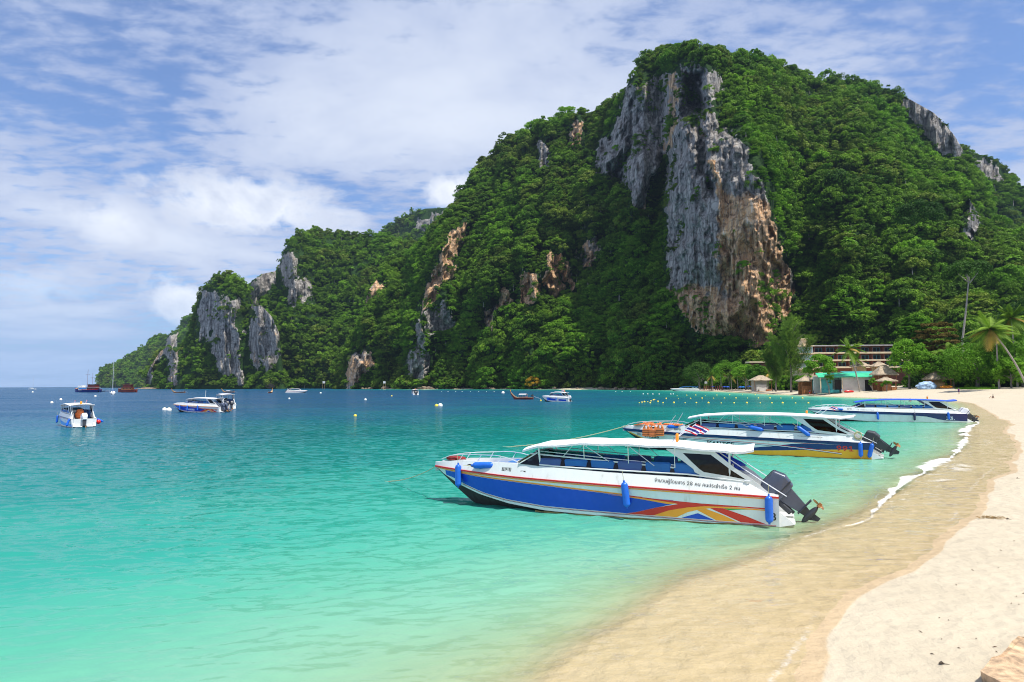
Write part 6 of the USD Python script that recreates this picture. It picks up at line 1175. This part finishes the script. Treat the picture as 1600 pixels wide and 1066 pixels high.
broad_tree('big spreading beach tree at the right edge behind the leaning palm', 1600, 218, 96, 532, 604, leaf_shore, 7, lobes=95, leaves=120, low=-.75)
broad_tree('bright green tree at the foot of the leaning palm', 1580, 206, 42, 562, 604, leaf_shore, 8, low=-.7)
broad_tree('dark tree behind the two right-hand palms', 1570, 262, 90, 505, 560, leaf_dark, 9, lobes=60)
broad_tree('tall dark tree at the right edge above the palms', 1625, 275, 110, 470, 570, leaf_dark, 19, lobes=70)
broad_tree('dark green tree left of the grey thatched hut', 1183, 342, 34, 572, 600, leaf_shore, 10)
broad_tree('green tree behind the pier posts', 1093, 432, 44, 570, 603, leaf_dark, 11)
broad_tree('green tree above the light blue canopy', 1064, 492, 44, 578, 604, leaf_dark, 12)
broad_tree('green tree over the beach umbrellas', 1140, 402, 46, 566, 598, leaf_shore, 13)
broad_tree('green tree over the lone umbrella', 1165, 372, 36, 572, 598, leaf_shore, 14)
broad_tree('tree with yellow-orange blossom at the water under the mountain', 834, 596, 22, 590, 607, leaf_yel, 15, lobes=26, leaves=80, size=.5)
broad_tree('spreading pale-stemmed tree high on the slope above the hotel', 1447, 352, 66, 318, 358, leaf_dark, 16, lobes=50, size=.5, trunk_h=8)
broad_tree('bright shrub at the corner post of the green-roofed bar', 1364, 236, 12, 592, 606, leaf_shore, 17, lobes=18, leaves=70, size=.22, cat_='shrub', name='beach_shrub', group='shrubs on the far beach')
broad_tree('shrub in front of the teal counter', 1296, 243, 13, 584, 604, leaf_shore, 18, lobes=18, leaves=70, size=.22, cat_='shrub', name='beach_shrub', group='shrubs on the far beach')
broad_tree('low shrub before the tin-and-thatch stall', 1385, 231, 14, 596, 605, leaf_shore, 20, lobes=18, leaves=70, size=.22, cat_='shrub', name='beach_shrub', group='shrubs on the far beach')
# casuarina: feathery upright sprays
def casuarina(label, px, Y, w_px, py_top, seed):
    p = ground(px, Y); g = np.random.default_rng(seed); Hh = hz(py_top, px, Y) - p[2]; R = w_px / 2 / FPX * Y
    t = thing('casuarina_tree', label, 'tree', p, 0, 'trees behind the far beach'); n = 1000; V, Fc = [], []; nb = 0; br = []
    for j in range(13):                                            # leaders that end in separate feathery tips
        aj = j * 2.4 + g.random(); rj = R * g.uniform(.15, .95); tipz = Hh * (1.0 - .42 * (rj / R) ** 1.5) * g.uniform(.86, 1.0); b0 = np.array([0, 0, Hh * g.uniform(.12, .42)]); tp_ = np.array([math.cos(aj) * rj, math.sin(aj) * rj, tipz])
        for k in range(46):
            u = g.random() ** .75; c = b0 + (tp_ - b0) * u + np.array([0, 0, -1.0]) * (u * (1 - u)) * Hh * .10 + g.normal(size=3) * R * .17 * (1.05 - u)
            up_v = np.array([math.cos(aj) * .35, math.sin(aj) * .35, .9]) + g.normal(size=3) * .25; up_v /= np.linalg.norm(up_v); m_ = 34
            s = g.random((m_, 1)) * 3.2; q = c + up_v * s + g.normal(size=(m_, 3)) * (.50 - .12 * s); dirn = up_v + g.normal(size=(m_, 3)) * .5; dirn /= np.linalg.norm(dirn, axis=1, keepdims=True)
            sd = np.cross(dirn, g.normal(size=(m_, 3))); sd /= np.linalg.norm(sd, axis=1, keepdims=True); ln = g.uniform(.5, 1.1, (m_, 1)); tri = np.stack([q - sd * .09, q + sd * .09, q + dirn * ln], 1)
            V.append(tri.reshape(-1, 3)); Fc.append(np.arange(m_ * 3).reshape(-1, 3) + nb); nb += m_ * 3
    obj('crown', (np.vstack(V), np.vstack(Fc)), leaf_cas, t); obj('trunk', trunk_mesh(Hh * .72, .5, (.6, 0), seed, 9, R * .6, Hh * .2), bark, t, smooth=50)
casuarina('tall feathery casuarina left of the hotel', 1236, 288, 74, 492, 31)
casuarina('thin brownish casuarina sprays at the left flank of the tall casuarina', 1212, 312, 36, 530, 32)
# palms
def palm(label, top, base, n, L_, seed, dry=.2, bend=1.0, droop=1.0, mat=None):
    top, base = np.array(top, float), np.array(base, float); g = np.random.default_rng(seed)
    t = thing('coconut_palm', label, 'palm tree', base, 0, 'coconut palms'); q = top - base
    u = np.linspace(0, 1, 12)[:, None]; curve = q * u + np.array([-q[0] * .35, 0, 0]) * (u * (1 - u)) * bend * (1 if abs(q[0]) > 2 else 0) + np.array([0, 0, .06 * np.linalg.norm(q)]) * (u * (1 - u))
    obj('trunk', tube(curve, np.linspace(.24, .14, 12) * (L_ / 4.0) ** .5, 9), plain('palm_bark', (.30, .26, .22), .9, vary=.25, scale=2.5) if 'palm_bark' not in _once and not _once.add('palm_bark') else LK + 'palm_bark', t, smooth=50)
    for k in range(n):
        a = k * 2.39996 + g.normal() * .15; el = math.radians(g.uniform(-38, 78)); d = np.array([math.cos(a) * math.cos(el), math.sin(a) * math.cos(el), math.sin(el)]); Lk = L_ * g.uniform(.8, 1.1)
        w = np.linspace(0, 1, 14)[:, None]; rach = q + d * Lk * w + np.array([0, 0, -1.0]) * (w ** 2) * Lk * .48 * droop * max(.35, math.cos(el)); tan_ = np.gradient(rach, axis=0); tan_ /= np.linalg.norm(tan_, axis=1, keepdims=True); sd = np.cross(tan_, [0, 0, 1.0]); sd /= np.linalg.norm(sd, axis=1, keepdims=True) + 1e-9; dn = np.cross(sd, tan_)
        V, Fc = [], []
        for i in range(1, 14):
            for j in range(3):
                f_ = (i + j / 3 - .5) / 13.5; c = rach[i] - tan_[i] * Lk / 13 * (j / 3); ll = L_ * .27 * math.sin(math.pi * min(1, .12 + .86 * f_)) ** .7
                for s_ in (-1, 1):
                    tip = c + (sd[i] * s_ * .80 + tan_[i] * .62 - dn[i] * -0.0 + np.array([0, 0, -.42])) * ll + g.normal(size=3) * .06; b0 = c - tan_[i] * .075 * L_ / 4; b1 = c + tan_[i] * .075 * L_ / 4; nb = len(V); V += [b0, b1, tip]; Fc.append((nb, nb + 1, nb + 2))
        fr = cat(trimesh.Trimesh(np.array(V), np.array(Fc), process=False), tube(rach, np.linspace(.05, .015, 14) * L_ / 4, 5)); obj('frond', fr, leaf_dry if g.random() < dry and el < .2 else (mat or leaf_palm), t)
    for k in range(4): obj('coconut', trimesh.creation.icosphere(2, .16 * L_ / 4).apply_translation(q + np.array([math.cos(k * 1.6) * .3, math.sin(k * 1.6) * .3, -.28])), wood_b, t, smooth=True)
_once = set()
def pt_(px, py, Y): return at_y(px, py, Y)
def root(px, Y): r_ = ground(px, Y); return r_ - [0, 0, .3]
palm('leaning coconut palm with yellowing fronds at the right edge', pt_(1547, 514, 196), root(1606, 196), 26, 6.6, 41, .28)
palm('upright coconut palm right of the leaning one', pt_(1580, 497, 215), root(1590, 215), 26, 6.4, 42, .2)
palm('coconut palm whose grey trunk stands just behind the leaning one', pt_(1556, 522, 208), root(1561, 208), 22, 5.8, 47, .2)
palm('coconut palm in front of the hotel', pt_(1326, 545, 244), root(1343, 244), 20, 5.6, 43, .15)
palm('short palm right of the hotel-front palm, before the balconies', pt_(1338, 562, 285), root(1338, 285), 16, 4.2, 44, .2)
palm('bushy palm beside the rusty almond tree', pt_(1489, 556, 236), root(1490, 236), 20, 7.2, 45, .25)
for k, (px_, py_, Y, lab) in enumerate(((1112, 587, 418, 'small palm behind the left pier posts'), (1126, 584, 408, 'small palm behind the right pier posts'), (1142, 586, 394, 'yellowish palm over the umbrella row'), (1152, 585, 384, 'palm left of the lone umbrella'), (1168, 582, 366, 'palm over the lone umbrella'), (1200, 584, 334, 'palm behind the grey thatched hut'))): palm(lab, pt_(px_, py_, Y), root(px_ + 1, Y), 15, 4.6, 50 + k, .3)
for a, Y, pt0, pb0, lab, r in ((1508, 300, 432, 530, 'tall bare pale trunk rising above the rusty almond tree', .55), ):
    p = ground(a - 2, Y); b = pt_(a - 4, pb0, Y); tpp = pt_(a + 6, pt0, Y); t = thing('bare_tree', lab, 'tree', p, 0)
    obj('trunk', tube([(0, 0, 0), b - p, (b + tpp) / 2 - p + [.2, 0, 0], tpp - p], [r, r * .8, r * .62, r * .4], 9), plain('pale_bark', (.34, .30, .25), .9, vary=.3, scale=.8), t, smooth=50)
    v, f = crown_mesh(np.random.default_rng(61), 9.0, 4.0, 40, 90, .5, low=-.4); obj('crown', (v + (tpp - p) + [0, 0, 1.5], f), leaf_dark, t)
    for k in range(5): obj('limb', tube([tpp - p - [0, 0, 3], tpp - p + [math.cos(k * 1.3) * 4, math.sin(k * 1.3) * 4, 1.5]], [.3, .1], 6), LK + 'pale_bark', t)
# undergrowth behind the beach
g = np.random.default_rng(77); pos, sc = [], []
for px_ in np.arange(1010, 1740, 2.2):
    for Y in np.linspace(float(I_(px_, [1000, 1060, 1100, 1160, 1200, 1240, 1300, 1480, 1740], [525, 480, 430, 376, 330, 296, 275, 245, 225])), float(I_(px_, [1000, 1160, 1450, 1740], [520, 452, 385, 325])), 16):
        p = at_y(px_ + g.normal() * 1.5, 600, Y + g.normal() * 4)
        if 1262 < px_ < 1425 and Y < 340: continue
        if shore_dist(np.array([p[0]]), np.array([p[1]]))[0] < 14: continue
        pos.append((p[0], p[1])); sc.append(g.uniform(1.6, 4.6) * float(I_(px_, [1000, 1200, 1440, 1500], [1.15, .8, .8, 1.2])))
pos = np.array(pos); zz = sand_z(pos[:, 0], pos[:, 1]); sc = np.array(sc)
pi = UsdGeom.PointInstancer.Define(stage, '/World/undergrowth'); tag(pi, 'dense green undergrowth filling the ground behind the far beach', 'undergrowth', None, 'stuff'); UsdGeom.Scope.Define(stage, '/World/undergrowth/prototypes'); protos = []
for k in range(6):
    v, f = crown_mesh(g, 1.0, g.uniform(.8, 1.3), 18, 62, .10, low=-.5); usdkit.mesh(stage, f'/World/undergrowth/prototypes/bush_{k:03d}', (v, f), (leaf_shore, leaf_dark, forest_leaf_c, leaf_shore, leaf_dark, forest_leaf)[k]); protos.append(Sdf.Path(f'/World/undergrowth/prototypes/bush_{k:03d}'))
pi.CreatePrototypesRel().SetTargets(protos); n = len(pos); pi.CreatePositionsAttr(Vt.Vec3fArray.FromNumpy(np.c_[pos, zz + sc * .55].astype(np.float32))); pi.CreateProtoIndicesAttr(Vt.IntArray.FromNumpy(g.integers(0, 6, n).astype(np.int32))); pi.CreateScalesAttr(Vt.Vec3fArray.FromNumpy(np.c_[sc, sc, sc].astype(np.float32)))
ang = g.random(n) * 6.28; pi.CreateOrientationsAttr(Vt.QuathArray([Gf.Quath(float(math.cos(a / 2)), 0.0, 0.0, float(math.sin(a / 2))) for a in ang]))
gp = np.array([ground(px_, Y) for px_, Y in ((1492, 226), (1500, 216), (1530, 205), (1556, 206), (1560, 218), (1520, 230))]); grp = sg.MultiPoint(gp[:, :2]).convex_hull; gx, gy_ = np.meshgrid(np.linspace(gp[:, 0].min(), gp[:, 0].max(), 40), np.linspace(gp[:, 1].min(), gp[:, 1].max(), 40)); ins = shapely.contains_xy(grp, gx, gy_); gq = np.stack([gx[ins], gy_[ins]], 1); gq = np.repeat(gq, 6, 0) + g.normal(size=(len(gq) * 6, 2)) * .3; gzv = sand_z(gq[:, 0], gq[:, 1]); hgt = g.uniform(.15, .45, len(gq)); dx = g.normal(size=(len(gq), 2)) * .12
V = np.stack([np.c_[gq[:, 0] - .10, gq[:, 1], gzv - .05], np.c_[gq[:, 0] + .10, gq[:, 1], gzv - .05], np.c_[gq + dx, gzv + hgt]], 1).reshape(-1, 3); tag(obj('beach_grass', (V, np.arange(len(V)).reshape(-1, 3)), leaf_material('grass_blade', (.06, .16, .015), (.17, .34, .03))), 'patch of bright creeping grass at the edge of the tree shade', 'grass', None, 'stuff')

# ================================================================== rocks, debris, ledge
rk = plain('shore_rock', (.20, .15, .10), .95, vary=.5, scale=.6, bump=.1); R0 = None; rl = 'weathered brown boulder in the row along the waterline under the forest'
for k in range(54):
    u = g.random(); px_ = float(I_(u, [0, 1], [556, 1052])); d_ = float(I_(px_, [520, 560, 640, 720, 800, 900, 1000, 1060], [838, 800, 722, 668, 626, 570, 505, 482])) - g.uniform(2, 9); p = at_y(px_, 608, d_); p[2] = g.uniform(-.2, .5); s_ = g.uniform(.6, 2.2) * (1.5 if px_ < 700 else 1)
    if R0 is None: R0 = thing('boulder', rl, 'boulder', p, 0, 'boulders along the waterline', scale=s_); obj('stone', crumple((0, 0, .2), (1.3, 1.0, .8), 44), rk, R0)
    else: copy_of(R0, rl, p, rotz=g.random() * 6, scale=(s_ * g.uniform(.8, 1.6), s_, s_ * g.uniform(.6, 1.1)), group='boulders along the waterline')
pk = at_y(425, 602, 955); tag(obj('boulder_islet', crumple(pk + np.array([0, 0, 1.0]), (9, 5, 6.5), 51), rk), 'rounded rock mass at the water left of the red-edged speedboat', 'rock')
pk = at_y(236, 606, 1120); tag(obj('shore_reef', crumple(np.array([pk[0], pk[1], .3]), (22, 6, 2.4), 53), rk), 'low dark reef at the foot of the left rock tower', 'rock')
deb = []
for k in range(95):
    px_, py_ = g.uniform(1300, 1600), g.uniform(690, 1060); p = at_z(px_, py_, .6); s_ = float(shore_dist(np.array([p[0]]), np.array([p[1]]))[0])
    if s_ < 1.6: continue
    z_ = gz(p[0], p[1]); a = g.random() * 6.28; L_ = g.uniform(.010, .038) * (1.6 if g.random() < .1 else 1); dv = np.array([math.cos(a), math.sin(a), .15]) * L_; c = np.array([p[0], p[1], z_ + .012]); deb.append(tube([c - dv, c + [0, 0, .006], c + dv], [.004, .009, .003], 5))
tag(obj('beach_debris', cat(*deb), plain('debris_brown', (.10, .065, .04), .9, vary=.5)), 'scattered twigs and bits of wrack on the dry sand', 'debris', None, 'stuff')
def on_sand(px_, py_):
    z_ = .5
    for _ in range(6): p = at_z(px_, py_, z_); z_ = gz(p[0], p[1])
    return np.array([p[0], p[1], z_])
p = on_sand(1547, 810); strands = []
for k in range(70):
    c = p + np.array([g.normal() * .22, g.normal() * .12, .02 + g.random() * .03]); a = g.random() * 6.28; dv = np.array([math.cos(a), math.sin(a), g.normal() * .2]) * g.uniform(.04, .13); strands.append(tube([c - dv, c + g.normal(size=3) * .015, c + dv], [.004, .007, .003], 4))
tag(obj('seaweed_clump', cat(*strands), plain('dry_seaweed', (.30, .19, .07), .9, vary=.4), kind=None), 'clump of dry brown seaweed on the dry sand at the right', 'seaweed', None, 'stuff')
for px_, py_, lab in ((1472, 1039, 'dark brown leaf curled on the sand near the stone ledge'), (1590, 748, 'dark bit of driftwood on the sand at the right edge'), (1575, 812, 'short dark stick right of the seaweed clump')):
    p = on_sand(px_, py_); tag(obj('driftwood', cat(tube([p + [-.05, .0, .02], p + [0, .01, .035], p + [.03, -.01, .02]], [.012, .026, .008], 6), tube([p + [.02, 0, .02], p + [.11, -.02, .015]], [.008, .003], 5)), plain('driftwood_dark', (.06, .045, .03), .9) if lab.startswith('dark brown') else LK + 'driftwood_dark', smooth=40), lab, 'driftwood')
L0 = [on_sand(1540, 1066), on_sand(1572, 1040), on_sand(1602, 1014), on_sand(1660, 980)]
out = np.array([(q[0], q[1]) for q in L0] + [(L0[-1][0] + 2.5, L0[-1][1] - 1.5), (L0[0][0] + 3.0, L0[0][1] - 3.2), (L0[0][0] - .25, L0[0][1] - 2.6)]); lz = max(q[2] for q in L0)
m_ = trimesh.creation.extrude_polygon(sg.Polygon(out).buffer(.05), .9, engine='earcut')
for _ in range(4): m_ = m_.subdivide()
m_.apply_translation((0, 0, lz - .78)); m_.vertices += ((meshkit.fbm(m_.vertices * 2.5, 4, 9) - .5) * .24)[:, None] * np.array([.6, .6, 1]); tag(obj('stone_ledge', m_, plain('ochre_stone', (.52, .36, .22), .95, vary=.55, scale=6, bump=.08), smooth=50), 'rough ochre stone ledge in the bottom right corner', 'stone ledge')

# ================================================================== haze
hz_m = usdkit.material(stage, LK + 'haze_look', {'v': ('principled_volume', {'color': (.58, .76, 1.0), 'density': .000030, 'anisotropy': .2})}, volume='v.volume')
obj('haze', trimesh.creation.box((36000, 16400, 560)).apply_translation((0, 6700, 260)), hz_m, kind='stuff')
